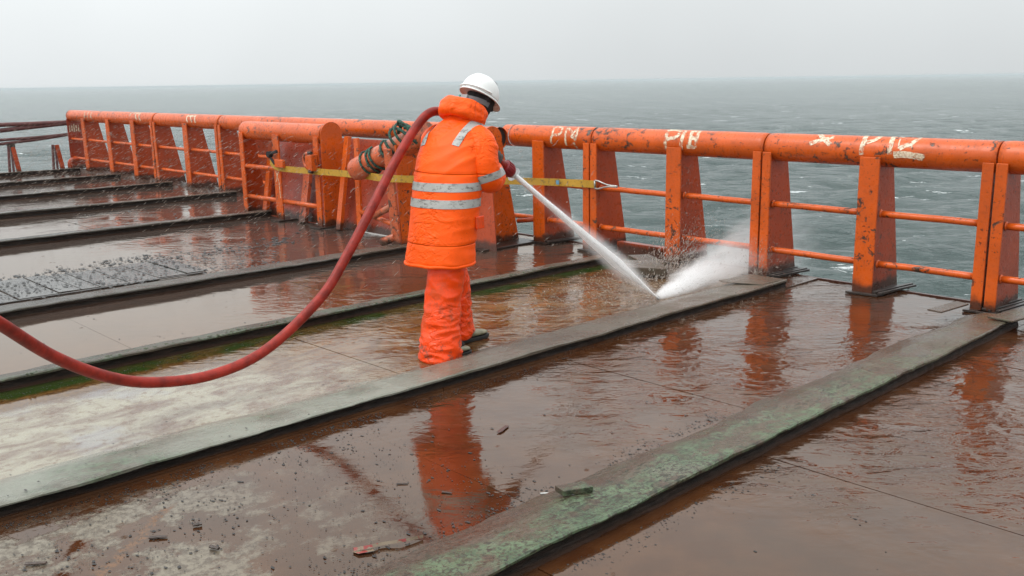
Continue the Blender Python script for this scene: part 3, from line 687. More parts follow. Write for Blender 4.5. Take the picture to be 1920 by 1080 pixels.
# ------------------------------------------------------------------ green rope lashed round the pipe stub
def helix(c0, c1, r, turns, n=40, ph=0):
    c0, c1 = Vector(c0), Vector(c1); t = (c1-c0).normalized(); a = t.orthogonal().normalized(); b_ = t.cross(a)
    return [c0+(c1-c0)*(i/n)+(a*math.cos(ph+turns*2*math.pi*i/n)+b_*math.sin(ph+turns*2*math.pi*i/n))*r*(1+.04*noise.noise((i*.5, r, ph))) for i in range(n+1)]
q = lambda t: P0+(P1-P0)*t
RP = thing('mooring_rope', q(.6), 'green and dark twisted rope lashed in loops round the slanting pipe stub', 'rope')
b = MB(); b.tube(helix(q(.16), q(.30), .136, 1.6, 60), .012, 8); b.obj('rope_loop', M_grope, RP)
b = MB(); b.tube(helix(q(.30), q(.58), .138, 1.7, 90, 1.0), .013, 8); b.obj('rope_loop', M_grope, RP)
b = MB(); b.tube(helix(q(.58)+Vector((0, 0, .05)), q(.75)+Vector((0, 0, .1)), .15, 2.5, 80, 2), .015, 8)
for k in range(5):
    a = q(random.uniform(.5, .8))+Vector((random.uniform(-.1, .1), random.uniform(-.14, .02), .15+random.uniform(-.03, .06)))
    b.tube(smooth_path([a, a+Vector((.08, -.05, .04)), a+Vector((.18, -.02, -.02)), a+Vector((.24, .05, -.1))], 5), .017, 8)
b.obj('rope_tangle', M_grope, RP)

# ------------------------------------------------------------------ left end: lines, stanchions, vent pipe
def line(pts, r, label):
    o = MB().tube(smooth_path(pts, 6), r, 8).obj('mooring_line', M_rope_dark); tag(o, label, 'rope', 'maroon lines lashed to the far pipe end')
    return o
line([(-21.35,7.22,1.00),(-21.5,6.5,.99),(-21.6,5.9,.99),(-21.8,4.6,.99)], .045, 'uppermost maroon line running level from the far pipe end')
line([(-21.33,7.24,.985),(-21.5,6.6,.93),(-21.6,5.9,.87),(-21.8,4.6,.76)], .045, 'second maroon line sloping just below the uppermost line at the far pipe end')
line([(-21.33,7.20,.75),(-21.5,6.6,.705),(-21.6,5.9,.68),(-21.8,4.6,.62)], .03, 'third maroon line from above, thin and nearly level, left of the end plate')
line([(-21.33,7.20,.745),(-21.5,6.6,.66),(-21.6,5.9,.60),(-21.8,4.6,.47)], .03, 'lowest maroon line, thin and sloping, left of the end plate')
def trestle(yo, label, cap):
    t = thing('deck_stanchion', (-21.05, yo, 0), label, 'stanchion', 'stanchions at the far deck end')
    for k, (ya, yb, zt, wd_) in enumerate(((yo-.10, yo-.045, .56, .045), (yo-.02, yo+.005, .50, .035), (yo+.09, yo+.03, .555, .085))):
        MB().bar((-21.0, ya, .0), (-21.06, yb, zt), wd_, .05, up=(1, 0, 0)).obj('leg', M_or2 if k == 2 else M_rope_dark, t, .004)
        if cap: MB().bar((-21.06, yb, zt+.002), (-21.063, yb-.003*(ya > yo), zt+.07), wd_*1.05, .052, up=(1, 0, 0)).obj('end_cap', M_dark, t)
trestle(5.95, 'orange three-legged stanchion with black tips at the far left edge', True)
trestle(6.80, 'orange three-legged stanchion beside the bent vent pipe', False)
vp = [(-21.0, 7.04, -.02), (-21.0, 7.04, .14), (-21.0, 7.055, .19), (-21.0, 7.09, .225), (-21.0, 7.14, .235), (-21.0, 7.24, .235)]
o = MB().tube(smooth_path(vp, 4), .05, 12).obj('vent_pipe', M_or2); tag(o, 'short bent orange vent pipe at the foot of the far end plate', 'pipe')

# ------------------------------------------------------------------ hatch cover on the left bays
HC = thing('hatch_cover', (-8.9, 3.2, 0), 'low grey hatch of wet planks littered with black grit on the left bays', 'hatch')
m = Mat('wet grey hatch plank'); n = m.noise(6, 6, .65); fn = m.noise(45, 4, .6)
c = m.mix(m.ramp(n, .35, .65), (.040, .036, .031), (.085, .078, .068)); c = m.mix(m.ramp(fn, .58, .68, 0, .8), c, (.03, .025, .02))
m.set(Base_Color=c, Roughness=m.ramp(n, .35, .65, 0.04, .14), IOR=2.3, Normal=m.bump(m.math('MULTIPLY', fn, .004))); M_hatch = m.m
ys = [.2, .75, 1.25, 1.62, 1.95, 2.28, 2.60, 2.79, 2.95, 3.20, 3.48, 3.75, 3.95]
for k in range(len(ys)-1):
    g = .006; z = .013+random.uniform(-.006, .007); xe = -8.39+random.uniform(-.03, .03)
    b = MB(); b.hexa([(-9.28+.05*math.sin(k), ys[k]+g, .003), (xe, ys[k]+g, .003), (xe, ys[k+1]-g, .003), (-9.28+.05*math.sin(k), ys[k+1]-g, .003), (-9.28+.05*math.sin(k), ys[k]+g, z), (xe, ys[k]+g, z+.002), (xe, ys[k+1]-g, z), (-9.28+.05*math.sin(k), ys[k+1]-g, z-.002)])
    b.obj('plank', M_hatch, HC, .003)
MB().box(-8.36, -8.33, .2, 3.9, .003, .012).obj('hatch_edge', M_dark, HC, .003)

# ------------------------------------------------------------------ debris
def chunk(name, x, y, z, lx, ly, lz, rot, mat, label, cat, group=None, n=7):
    b = MB(); rings = []
    for i in range(5):
        t = i/4-.5; s_ = 1-.35*abs(t)*2*random.random()
        rings.append([(t*lx+random.uniform(-.03, .03)*lx, math.cos(2*math.pi*j/n)*ly/2*s_*random.uniform(.75, 1.1), lz/2+math.sin(2*math.pi*j/n)*lz/2*s_*random.uniform(.8, 1.1)) for j in range(n)])
    b.loft(rings, True, False); o = b.obj(name, mat); o.location = (x, y, z); o.rotation_euler = (0, 0, rot)
    return tag(o, label, cat, group)
WC = 'wood splinters lying in the near bay'
chunk('wood_chip', -3.329, 3.06, .001, .10, .028, .009, R(112), simple('reddish bark', (.075, .03, .024), .4, (70, .004)), 'reddish brown bark sliver floating alone right of the worker reflection', 'wood chip', WC)
chunk('wood_chip', -3.43, 1.32, .001, .065, .020, .010, R(52), M_wood, 'dark blocky wood chip beside the rust streak', 'wood chip', WC)
chunk('wood_chip', -3.55, .91, .001, .075, .020, .010, R(52), M_wood, 'dark wood splinter in the bottom left corner', 'wood chip', WC)
chunk('wood_chip', -3.417, 1.475, .002, .035, .022, .014, R(70), M_wood, 'small dark wood chip just above the blocky chip in the rust-streaked bay', 'wood chip', WC)
chunk('wood_chip', -3.19, 1.435, .002, .045, .02, .012, R(20), M_wood, 'small ragged wood crumb right of the blocky chip on pale patches', 'wood chip', WC)
chunk('wood_chip', -3.16, 2.30, .001, .05, .013, .005, R(48), M_wood, 'slim wood splinter inside the upper part of the orange reflection', 'wood chip', WC)
chunk('wood_chip', -2.95, 2.38, .001, .045, .015, .005, R(30), M_wood, 'short wood splinter at the right side of the orange reflection', 'wood chip', WC)
b = MB(); b.hexa([(x_, y_, z_) for z_ in (.060, .085) for x_, y_ in ((-2.545, 2.625), (-2.480, 2.610), (-2.425, 2.730), (-2.490, 2.745))])
o = b.obj('wooden_block', M_strip, None, .003); tag(o, 'small green painted flat block lying on the near green strip', 'block')
m = Mat('torn plastic'); m.set(Base_Color=m.mix(m.ramp(m.noise(22, 3), .40, .46), (.24, .035, .03), (.20, .15, .10)), Roughness=.35); M_scrap = m.m
b = MB(); V = []; pts = smooth_path([(-2.80, 1.80, .004), (-2.765, 1.85, .010), (-2.755, 1.90, .007), (-2.715, 1.96, .011), (-2.695, 2.05, .004)], 5)
for i, p in enumerate(pts):
    hw = .009*(1-.75*i/len(pts))+.003*noise.noise((i*.7, 0, 0)); V += [p+Vector((-hw, hw*.4, 0)), p+Vector((0, 0, .012)), p+Vector((hw, -hw*.4, .002))]
b.add(V, [(3*i+a, 3*i+a+1, 3*i+4+a, 3*i+3+a) for i in range(len(pts)-1) for a in (0, 1)], False)
b.add([(-2.795, 1.79, .005), (-2.76, 1.795, .008), (-2.735, 1.85, .010), (-2.758, 1.86, .006)], [(0, 1, 2, 3)])
o = b.obj('plastic_scrap', M_scrap, fix=False); tag(o, 'torn red and cream plastic scrap on the near bay beside the green strip', 'scrap')
o = chunk('plastic_scrap', -2.645, 2.665, .003, .034, .016, .005, R(50), simple('dull plastic', (.42, .42, .40), .5), 'tiny white plastic scrap in the water beside the green block', 'scrap')
# grit: thousands of black crumbs
b = MB()
def grit(n, x0, x1, y0, y1, z, s0, s1, dens=None):
    for _ in range(n):
        x_, y_ = random.uniform(x0, x1), random.uniform(y0, y1)
        if dens and random.random() > dens(x_, y_): continue
        s_ = s0+(s1-s0)*random.random()**3; a = random.random()*6.28; ln = random.uniform(1, 2.4)
        q = []
        for j in range(4):
            t = a+j*math.pi/2; q.append((x_+s_*ln*math.cos(t)*(1 if j % 2 else .6), y_+s_*math.sin(t)*(1 if j % 2 else .8), z))
        q.append((x_, y_, z+s_*random.uniform(.15, .4)))
        b.add(q, [(0, 1, 4), (1, 2, 4), (2, 3, 4), (3, 0, 4)])
clump = lambda f, t: (lambda x_, y_: 1 if noise.noise((x_*f, y_*f, 4.2)) > t else .12)
grit(2200, -4.0, -2.62, -.2, 2.75, .002, .002, .0095, clump(2.2, -.05))
grit(2200, -4.0, -2.62, -.2, 2.6, .003, .0015, .005)
grit(500, -3.9, -2.3, 2.4, 4.2, .003, .002, .008, clump(1.2, .2))
grit(1500, -2.60, -2.24, .6, 6.7, .075, .0015, .006, clump(3, 0))
grit(900, -4.5, -4.05, .6, 6.7, .075, .0015, .007, clump(2.5, .1))
grit(500, -2.2, -.4, .4, 3.6, .003, .002, .007, clump(1.2, .15))
grit(2600, -9.3, -7.75, 1.4, 4.9, .020, .005, .024, clump(1.4, -.1))
grit(1600, -9.75, -9.2, 1.4, 5.5, .004, .006, .028, clump(1.8, 0))
grit(500, -7.7, -5.9, 1.4, 5.5, .003, .003, .010, clump(1.4, .2))
for (xa_, sg_, ya_, yb_, n_) in ((-4.0, 1, -.2, 4.2, 2600), (-2.63, -1, -.2, 4.0, 1500), (-2.17, 1, .3, 3.6, 900), (-5.8, 1, 1.2, 4.0, 700)):
    for _ in range(n_):
        y_ = random.uniform(ya_, yb_); dd_ = abs(random.gauss(0, .05+.09*max(0, noise.noise((y_*1.7, xa_, 0)))))
        if noise.noise((y_*2.3, xa_, 7)) < -.25: continue
        grit(1, xa_+sg_*dd_, xa_+sg_*(dd_+.01), y_, y_+.02, .002, .0015, .006)
grit(300, -13.5, -9.3, 4, 6.9, .004, .01, .03, clump(.9, .2))
o = b.obj('grit', M_grit, fix=False); tag(o, kind='stuff')
b = MB()
grit(160, -5.9, -5.86, 1.0, 6.3, .076, .004, .02)
o = b.obj('moss_crumbs', simple('dark moss', (.03, .04, .014), .7), fix=False); tag(o, kind='stuff')

# ------------------------------------------------------------------ person
PX, PY = -4.62, 3.75
HD = R(15); F2 = Vector((-math.sin(HD), math.cos(HD), 0)); R2 = Vector((math.cos(HD), math.sin(HD), 0))
def tl(a, b_, z): return Vector((PX, PY, 0))+R2*a+F2*b_+Vector((0, 0, z))
MAN = thing('person', (PX, PY, 0), 'person in orange hi-vis jacket and trousers with white hard hat, hosing the deck', 'person')
def evald(mb, voxel, smooth=6, fac=.5):
    me = mb.mesh('tmp'); o = bpy.data.objects.new('tmp', me); COL.objects.link(o)
    r_ = o.modifiers.new('r', 'REMESH'); r_.mode = 'VOXEL'; r_.voxel_size = voxel
    s_ = o.modifiers.new('s', 'SMOOTH'); s_.iterations = smooth; s_.factor = fac
    dg = bpy.context.evaluated_depsgraph_get(); dg.update()
    out = bpy.data.meshes.new_from_object(o.evaluated_get(dg)); bpy.data.objects.remove(o); bpy.data.meshes.remove(me)
    out.polygons.foreach_set('use_smooth', [True]*len(out.polygons)); return out
def displace(me, fn):
    n = len(me.vertices); co = np.empty(n*3, np.float32); me.vertices.foreach_get('co', co); no = np.empty(n*3, np.float32); me.vertices.foreach_get('normal', no)
    co = co.reshape(-1, 3); no = no.reshape(-1, 3)
    d_ = np.array([fn(Vector(c), Vector(k)) for c, k in zip(co.tolist(), no.tolist())], np.float32)
    me.vertices.foreach_set('co', (co+no*d_[:, None]).ravel()); me.update()
def ell(c, ax, ay, ra, rb, n=36, pw=2.0):
    out = []
    for j in range(n):
        t = 2*math.pi*j/n; cx, sx = math.cos(t), math.sin(t)
        k = (abs(cx)**pw+abs(sx)**pw)**(-1/pw)
        out.append(c+ax*ra*cx*k+ay*rb*sx*k)
    return out
def hivis(name, base, dirt):
    m = Mat(name); x, y, z = m.xyz()
    n = m.noise(9, 6, .6); f = m.noise(46, 5, .7)
    c = m.mix(m.ramp(n, .35, .65), tuple(k*.9 for k in base), base)
    c = m.mix(m.ramp(f, .62, .74, 0, .75), c, (.14, .03, .012))
    c = m.mix(m.math('MULTIPLY', m.ramp(m.noise(5, 6, .7), .48, .66), dirt), c, (.42, .07, .018))
    if dirt > .4:
        c = m.mix(m.math('MULTIPLY', m.ramp(z, .0, .6, .9, .15), m.ramp(m.noise(13, 6, .72), .5, .64)), c, (.20, .055, .028))
    m.set(Base_Color=c, Roughness=.5 if dirt < .4 else .34); m.b.inputs['Specular IOR Level'].default_value = .22 if dirt < .4 else .35
    def ridge(sc_, st, ds): return m.math('ABSOLUTE', m.math('SUBTRACT', m.noise(sc_, 3, .5, stretch=st, distort=ds), .5))
    w1 = ridge(6, (1.2, 1.2, 1.6), .9); w2 = ridge(13, (1, 1, 1.5), .7); msk = m.ramp(m.noise(3.1, 3), .40, .62)
    h = m.math('ADD', m.math('MULTIPLY', m.math('MULTIPLY', m.ramp(w1, 0, .10), msk), .0048), m.math('MULTIPLY', m.math('MULTIPLY', m.ramp(w2, 0, .12), msk), .0024))
    h = m.math('ADD', h, m.math('MULTIPLY', m.noise(70, 3, .6), .0008))
    if dirt < .4:   # yoke seam and waist seam
        for zs, sl in ((1.165, .03), (.735, .02)):
            dz = m.math('ABSOLUTE', m.math('SUBTRACT', m.math('MULTIPLY_ADD', x, sl, z), zs-4.62*sl))
            h = m.math('ADD', h, m.ramp(dz, 0, .007, -.006, 0))
    m.set(Normal=m.bump(h, 1, 1)); return m.m
M_jack = hivis('hi-vis orange shell', (1.0, .10, .001), .12)
M_trou = hivis('dirty hi-vis trousers', (.93, .066, .002), .5)
m = Mat('reflective tape'); n = m.noise(22, 6, .75, stretch=(1, 1, 2))
c = m.mix(m.ramp(n, .50, .64, 0, .85), (.36, .36, .34), (.09, .08, .07))
m.set(Base_Color=c, Roughness=.45, Normal=m.bump(m.noise(40, 4), .003)); M_tape = m.m
m = Mat('white hat shell'); sp_ = m.ramp(m.noise(34, 3, .6), .66, .70)
c = m.mix(m.math('MULTIPLY', sp_, m.ramp(m.noise(9, 2), .48, .56)), (.80, .80, .78), (.16, .15, .14))
m.set(Base_Color=c, Roughness=.35, Coat_Weight=.1); M_hat = m.m

# body: one continuous figure under the clothes (skinned skeleton)
def skin_body():
    J = {'pelvis': ((-.02, .02, .86), .13), 'waist': ((0, .07, 1.04), .125), 'chest': ((0, .15, 1.25), .135), 'neckb': ((0, .25, 1.42), .075), 'neck': ((0, .30, 1.50), .058),
         'hipR': ((.09, .02, .82), .095), 'kneeR': ((.10, -.04, .46), .062), 'ankR': ((.115, -.11, .10), .042), 'toeR': ((.10, .05, .05), .038),
         'hipL': ((-.09, .03, .82), .095), 'kneeL': ((-.06, .16, .46), .062), 'ankL': ((-.060, .17, .11), .042), 'toeL': ((-.02, .33, .05), .038),
         'shR': ((.17, .21, 1.36), .065), 'elR': ((.245, .19, 1.13), .048), 'wrR': ((.14, .39, 1.17), .034),
         'shL': ((-.17, .22, 1.36), .065), 'elL': ((-.25, .40, 1.14), .048), 'wrL': ((-.03, .57, 1.13), .034)}
    names = list(J); E = [('pelvis','waist'),('waist','chest'),('chest','neckb'),('neckb','neck'),('pelvis','hipR'),('hipR','kneeR'),('kneeR','ankR'),('ankR','toeR'),('pelvis','hipL'),('hipL','kneeL'),('kneeL','ankL'),('ankL','toeL'),('chest','shR'),('shR','elR'),('elR','wrR'),('chest','shL'),('shL','elL'),('elL','wrL')]
    me = bpy.data.meshes.new('sk'); me.from_pydata([tl(*J[n][0]) for n in names], [(names.index(a), names.index(b_)) for a, b_ in E], [])
    o = bpy.data.objects.new('sk', me); COL.objects.link(o); sk = o.modifiers.new('skin', 'SKIN')
    for i, n in enumerate(names): me.skin_vertices[0].data[i].radius = (J[n][1],)*2; me.skin_vertices[0].data[i].use_root = (i == 0)
    o.modifiers.new('sub', 'SUBSURF').levels = 1
    dg = bpy.context.evaluated_depsgraph_get(); dg.update(); out = bpy.data.meshes.new_from_object(o.evaluated_get(dg))
    bpy.data.objects.remove(o); out.polygons.foreach_set('use_smooth', [True]*len(out.polygons)); return out
try: body_me = skin_body()
except Exception as ex:
    print('skin failed', ex); body_me = None
# head: a face under the balaclava (eyes, nose, mouth, ears), looking down along the jet
HC_ = Vector((-4.665, 4.14, 1.615)); HT = R(30)
hx = Vector((1, 0, 0)); hf = Vector((0, math.cos(HT), -math.sin(HT))); hu = Vector((0, math.sin(HT), math.cos(HT)))
def hp(a, b_, c_): return HC_+hx*a+hf*b_+hu*c_
hb = MB()
rings = []
for k in range(15):
    t = k/14; zc = -.135+.265*t
    prof = math.sqrt(max(0, 1-((t-.58)/.62)**2)) if t > .2 else .62+.66*t
    ra = .082*min(1, prof)+.002; rb = .102*min(1, prof)+.002
    rings.append([hp(ra*math.cos(2*math.pi*j/28), .012*(1-t)+rb*math.sin(2*math.pi*j/28), zc) for j in range(28)])
hb.loft(rings)
hb.tube([hp(0, .095, .03), hp(0, .112, .0), hp(0, .118, -.022), hp(0, .10, -.032)], [.012, .014, .018, .010], 10)     # nose
for s_ in (-1, 1):
    hb.tube([hp(.086*s_, -.005, .03), hp(.092*s_, -.012, .005), hp(.086*s_, -.005, -.03)], [.012, .017, .010], 8)        # ear
    hb.tube([hp(.018*s_, .098, .034), hp(.034*s_, .100, .040), hp(.052*s_, .086, .034)], [.008, .010, .008], 8)          # brow
hb.tube([hp(-.026, .092, -.062), hp(0, .101, -.060), hp(.026, .092, -.062)], [.006, .010, .006], 8)                      # lips
hb.tube([hp(0, .0, -.10), hp(0, -.035, -.15), tl(0, .27, 1.45)], [.066, .066, .072], 20)                                 # neck
head_me = evald(hb, .006, 3)
if body_me is not None: mkobj('body', body_me, M_black, MAN)
ho = mkobj('head', head_me, M_black, MAN); ho['label'] = 'head in a black balaclava, bent forward'
fm = MB()
for s_ in (-1, 1):
    e = hp(.034*s_, .092, .018); fm.loft([[e+Vector((.013*math.sin(math.pi*i/6)*math.cos(2*math.pi*j/10), .013*math.cos(math.pi*i/6), .011*math.sin(math.pi*i/6)*math.sin(2*math.pi*j/10))) for j in range(10)] for i in range(1, 6)])
fm.obj('eye', M_white, ho)
fm = MB(); fm.loft([[hp(.064*k, .088-.030*abs(k)**2+.0, .018+.020*math.sin(2*math.pi*j/8)*.9)+hf*(.010*math.cos(2*math.pi*j/8)) for j in range(8)] for k in (-1, -.6, -.2, .2, .6, 1)])
fm.obj('face_skin', M_skin, ho)

# jacket torso
up = Vector((0, 0, 1))
TR = [(.598, -.03, .222, .180), (.62, -.03, .226, .184), (.75, -.005, .222, .176), (.90, .03, .224, .172), (1.02, .06, .228, .172), (1.13, .095, .232, .170), (1.24, .135, .236, .168), (1.33, .175, .228, .155), (1.40, .205, .200, .135), (1.455, .235, .150, .112), (1.49, .255, .112, .10)]
jb = MB(); jb.loft([ell(tl(0, b_, z), R2, F2, ra, rb, 40, 2.35) for z, b_, ra, rb in TR])
jm = evald(jb, .0085, 8)
def jfold(c, k):
    z = c.z; v = c-Vector((PX, PY, 0)); a = v.dot(R2); f = v.dot(F2)
    th = math.atan2(f-.08, a)
    # long folds pulling from the armpit down across the back
    u = a*math.cos(R(35))+z*math.sin(R(35)); w_ = -a*math.sin(R(35))+z*math.cos(R(35))
    d1 = (1-abs(noise.noise((u*2.2, w_*11, 1.3)))*2.6)
    d2 = (1-abs(noise.noise((a*3+5, z*13, f*4)))*2.4)
    side = max(0, min(1, (a-.02)/.14)); low = max(0, min(1, (1.2-z)/.25))
    d3 = noise.noise((c.x*6, c.y*6, c.z*5))*.006+noise.noise((c.x*15, c.y*15, c.z*12))*.0015
    amp = .0045*max(0, min(1, (z-1.02)/.15))
    return max(-.012, d1)*amp*1.5+max(-.01, d2)*(.0006+.0058*side)*low+d3-.004*math.exp(-((z-1.165)/.008)**2)-.003*math.exp(-((z-.735-.02*a)/.008)**2)
displace(jm, jfold)
JK = mkobj('jacket', jm, M_jack, MAN)
# hem roll
hem = MB(); rg = []
P = ell(tl(0, -.03, .606), R2, F2, .222, .180, 60, 2.35); P.append(P[0]); P.append(P[1])
hem.tube([p+Vector((0, 0, .006*noise.noise((p.x*9, p.y*9, 0))+.022*(p-Vector((PX, PY, 0))).dot(R2)*0)) for p in P], .0115, 10, cap=False)
hem.obj('hem', M_jack, JK)
# collar / rolled hood
cb = MB(); cu = Vector((0, 0, 1))
tiltv = (up*math.cos(R(24))+F2*math.sin(R(24))+R2*.10).normalized(); ca = R2-tiltv*R2.dot(tiltv); ca.normalize(); cf = tiltv.cross(ca)
cc = tl(0.005, .265, 1.525)
for (dz, ra, rb, rt) in ((-.020, .128, .118, .037), (.018, .124, .114, .036), (.045, .116, .108, .026)):
    Q = ell(cc+tiltv*dz, ca, cf, ra, rb, 40); Q.append(Q[0]); Q.append(Q[1])
    cb.tube(Q, [rt*(1+.18*noise.noise((i*.35, dz*40, 2))) for i in range(len(Q))], 12, cap=False)
cb.loft([ell(tl(0, .225+.02*i, 1.41+.035*i), R2, F2, .15-.012*i, .118-.006*i, 30) for i in range(4)])
cm = evald(cb, .0085, 5)
displace(cm, lambda c, k: 0.007*noise.noise((c.x*9, c.y*9, c.z*14))+(1-abs(noise.noise((c.x*5+c.y*5, c.z*6, 2)))*3)*.004+noise.noise((c.x*24, c.y*24, c.z*18))*.0015)
mkobj('collar', cm, M_jack, JK)
# sleeves
def sleeve(pts, rads, nm='sleeve', seed=0):
    b = MB(); P = smooth_path(pts, 8); rr_ = np.interp(np.linspace(0, len(rads)-1, len(P)), range(len(rads)), rads)
    b.tube(P, list(rr_), 28); me = evald(b, .0085, 6)
    ax = (Vector(pts[1])-Vector(pts[0])).normalized()
    def f(c, k):
        s_ = (c-Vector(pts[0])).dot(ax); q_ = c-Vector(pts[1]); el = math.exp(-(q_.length/.13)**2)
        d2 = 1-abs(noise.noise((c.x*4+seed, c.y*4, c.z*11)))*2.6
        return noise.noise((c.x*7, c.y*7, c.z*6))*.006+max(-.6, d2)*(.003+.008*el)+noise.noise((c.x*18, c.y*18, c.z*14))*.0012
    displace(me, f); return mkobj(nm, me, M_jack, JK)
AR = [tl(.115, .20, 1.385), tl(.185, .195, 1.33), tl(.226, .165, 1.22), tl(.243, .178, 1.125), tl(.215, .285, 1.120), tl(.150, .375, 1.16)]
AL = [tl(-.135, .21, 1.385), tl(-.205, .24, 1.33), tl(-.245, .31, 1.22), tl(-.235, .40, 1.15), tl(-.14, .49, 1.14), tl(-.05, .555, 1.135)]
rads = [.085, .098, .092, .086, .076, .066]
SR = sleeve(AR, rads); SL = sleeve(AL, rads, 'sleeve', 9)
# reflective bands laid on the cloth
def bvh(o):
    bm_ = bmesh.new(); bm_.from_mesh(o.data); t = BVHTree.FromBMesh(bm_); bm_.free(); return t
bj, bsr, bcol = bvh(JK), bvh(SR), None
def band(path, axis_pts, wdt, tree, parent, closed=True, off=.0035, rows=3):
    """path: points near the cloth; axis_pts: inner point for each; rays go outwards from inside"""
    V = []; n = len(path)
    for i, p in enumerate(path):
        t = path[(i+1) % n]-path[i-1] if closed else path[min(i+1, n-1)]-path[max(i-1, 0)]
        o_ = (p-axis_pts[i]).normalized(); sd_ = t.cross(o_).normalized()
        for k in range(rows+1):
            q_ = p+sd_*wdt*(k/rows-.5); st = axis_pts[i]+sd_*wdt*(k/rows-.5); dr_ = (q_-st).normalized()
            hit = tree.ray_cast(st, dr_)
            V.append((hit[0] if hit[0] is not None else q_)+dr_*off)
    m_ = rows+1; F = [(i*m_+k, ((i+1) % n)*m_+k, ((i+1) % n)*m_+k+1, i*m_+k+1) for i in range(n if closed else n-1) for k in range(rows)]
    b = MB().add(V, F, True); return b.obj('reflective_band', M_tape, parent, fix=False)
for zc, b_ in ((1.085, .08), (.985, .05)):
    pth = ell(tl(0, b_, zc), R2, F2, .235, .18, 90, 2.35); band(pth, [tl(0, b_, zc)]*90, .052, bj, JK)
dd = (r0*.30-up).normalized(); c0 = AR[2]*.10+AR[3]*.90
a1 = dd.orthogonal().normalized(); a2 = dd.cross(a1)
band([c0+(a1*math.cos(2*math.pi*j/40)+a2*math.sin(2*math.pi*j/40))*.1 for j in range(40)], [c0]*40, .048, bsr, SR)
# shoulder bands run from the back over each shoulder
for sgn in (1, -1):
    pth = []; axp = []
    for k in range(18):
        t = k/17
        a = (.10+.07*t) if sgn > 0 else -(.165+.02*t); ang = R(-75+125*t)
        c_ = tl(a*.85, .20, 1.29); pth.append(c_+(F2*math.sin(ang)+up*math.cos(ang))*.16+R2*a*.15); axp.append(c_)
    band(pth, axp, .052, bj, JK, closed=False, off=.005)
# pocket flap on the right side
b = MB(); pc = [tl(.232, .035, .90), tl(.238, .115, .90), tl(.238, .115, .82), tl(.232, .035, .82)]
b.hexa([pc[3], pc[2], pc[2]+R2*.014, pc[3]+R2*.014, pc[0], pc[1], pc[1]+R2*.012, pc[0]+R2*.012]).obj('pocket_flap', M_trou, JK, .005)

# trousers
tb = MB()
tb.loft([ell(tl(0, b_, z), R2, F2, ra, rb, 36, 2.3) for z, b_, ra, rb in ((.95, .02, .17, .14), (.80, .01, .185, .15), (.70, .005, .18, .15), (.64, .0, .15, .13))])
def leg_pts(L_): return [Vector((PX+x_, PY+y_, z)) for x_, y_, z in L_]
LR_ = leg_pts([(.065, -.01, .80), (.068, -.02, .62), (.072, -.05, .46), (.085, -.085, .30), (.098, -.11, .17), (.105, -.122, .075), (.107, -.128, .012)])
LL_ = leg_pts([(-.075, .03, .80), (-.075, .07, .62), (-.080, .14, .46), (-.088, .155, .32), (-.098, .165, .19), (-.095, .170, .11), (-.092, .172, .055)])
def legtube(P, rads_):
    Q = smooth_path(P, 6); rr_ = np.interp(np.linspace(0, len(rads_)-1, len(Q)), range(len(rads_)), rads_)
    tb.loft([[p+Vector((math.cos(2*math.pi*j/28)*r_*1.02, math.sin(2*math.pi*j/28)*r_, 0)) for j in range(28)] for p, r_ in zip(Q, rr_)][::-1])
legtube(LR_, [.125, .122, .113, .112, .114, .124, .130]); legtube(LL_, [.122, .118, .110, .108, .110, .112, .112])
tm = evald(tb, .0085, 5)
def tfold(c, k):
    d1 = 1-abs(noise.noise((c.x*5+c.z*3, c.y*5, c.z*9)))*2.6; d2 = 1-abs(noise.noise((c.x*7+9, c.y*7, c.z*20)))*2.4
    low = max(0, min(1, (.42-c.z)/.25))
    return max(-.7, d1)*.008+max(-.7, d2)*(.002+.008*low)+noise.noise((c.x*9, c.y*9, c.z*5))*.008
displace(tm, tfold)
mkobj('trousers', tm, M_trou, MAN)
# boots
def boot(hx_, hy_, ang, nm, pitchv=0.0, zb=0.0):
    f_ = Vector((math.cos(ang)*math.cos(pitchv), math.sin(ang)*math.cos(pitchv), math.sin(pitchv))); s_ = Vector((math.sin(ang), -math.cos(ang), 0)); u_ = s_.cross(f_)*1
    if u_.z < 0: u_ = -u_
    o_ = Vector((hx_, hy_, zb)); rg = []
    for t, wdt, ht, lo in ((-.005, .026, .06, .012), (.01, .036, .085, .006), (.06, .041, .105, .006), (.12, .042, .092, .006), (.18, .046, .070, .006), (.23, .047, .058, .006), (.265, .040, .048, .008), (.285, .026, .036, .012)):
        rg.append([o_+f_*t+s_*(wdt*math.cos(2*math.pi*j/18))+u_*(.018+lo+(ht-.018)*.5+(ht-.018)*.5*math.sin(2*math.pi*j/18)) for j in range(18)])
    B_ = MB().loft(rg)
    B_.tube([o_+f_*.055+u_*.07, o_+f_*.05+u_*.16, o_+f_*.045+u_*.28], [.046, .052, .056], 16)
    bo = mkobj(nm, evald(B_, .006, 3), M_boot, MAN)
    out = []
    for t, wdt in ((-.012, .024), (.02, .040), (.09, .038), (.16, .044), (.23, .051), (.27, .044), (.296, .022)): out.append((t, wdt))
    poly = [o_+f_*t+s_*wv_ for t, wv_ in out]+[o_+f_*t-s_*wv_ for t, wv_ in out[::-1]]
    n = len(poly); MB().add([p+u_*.001 for p in poly]+[p+u_*.026 for p in poly], [tuple(range(n)), tuple(range(2*n-1, n-1, -1))]+[(i, (i+1) % n, n+(i+1) % n, n+i) for i in range(n)]).obj('sole', M_sole, bo, .003)
boot(-4.515, 3.565, R(88), 'boot'); boot(-4.712, 3.88, R(84), 'boot', R(3), .004)
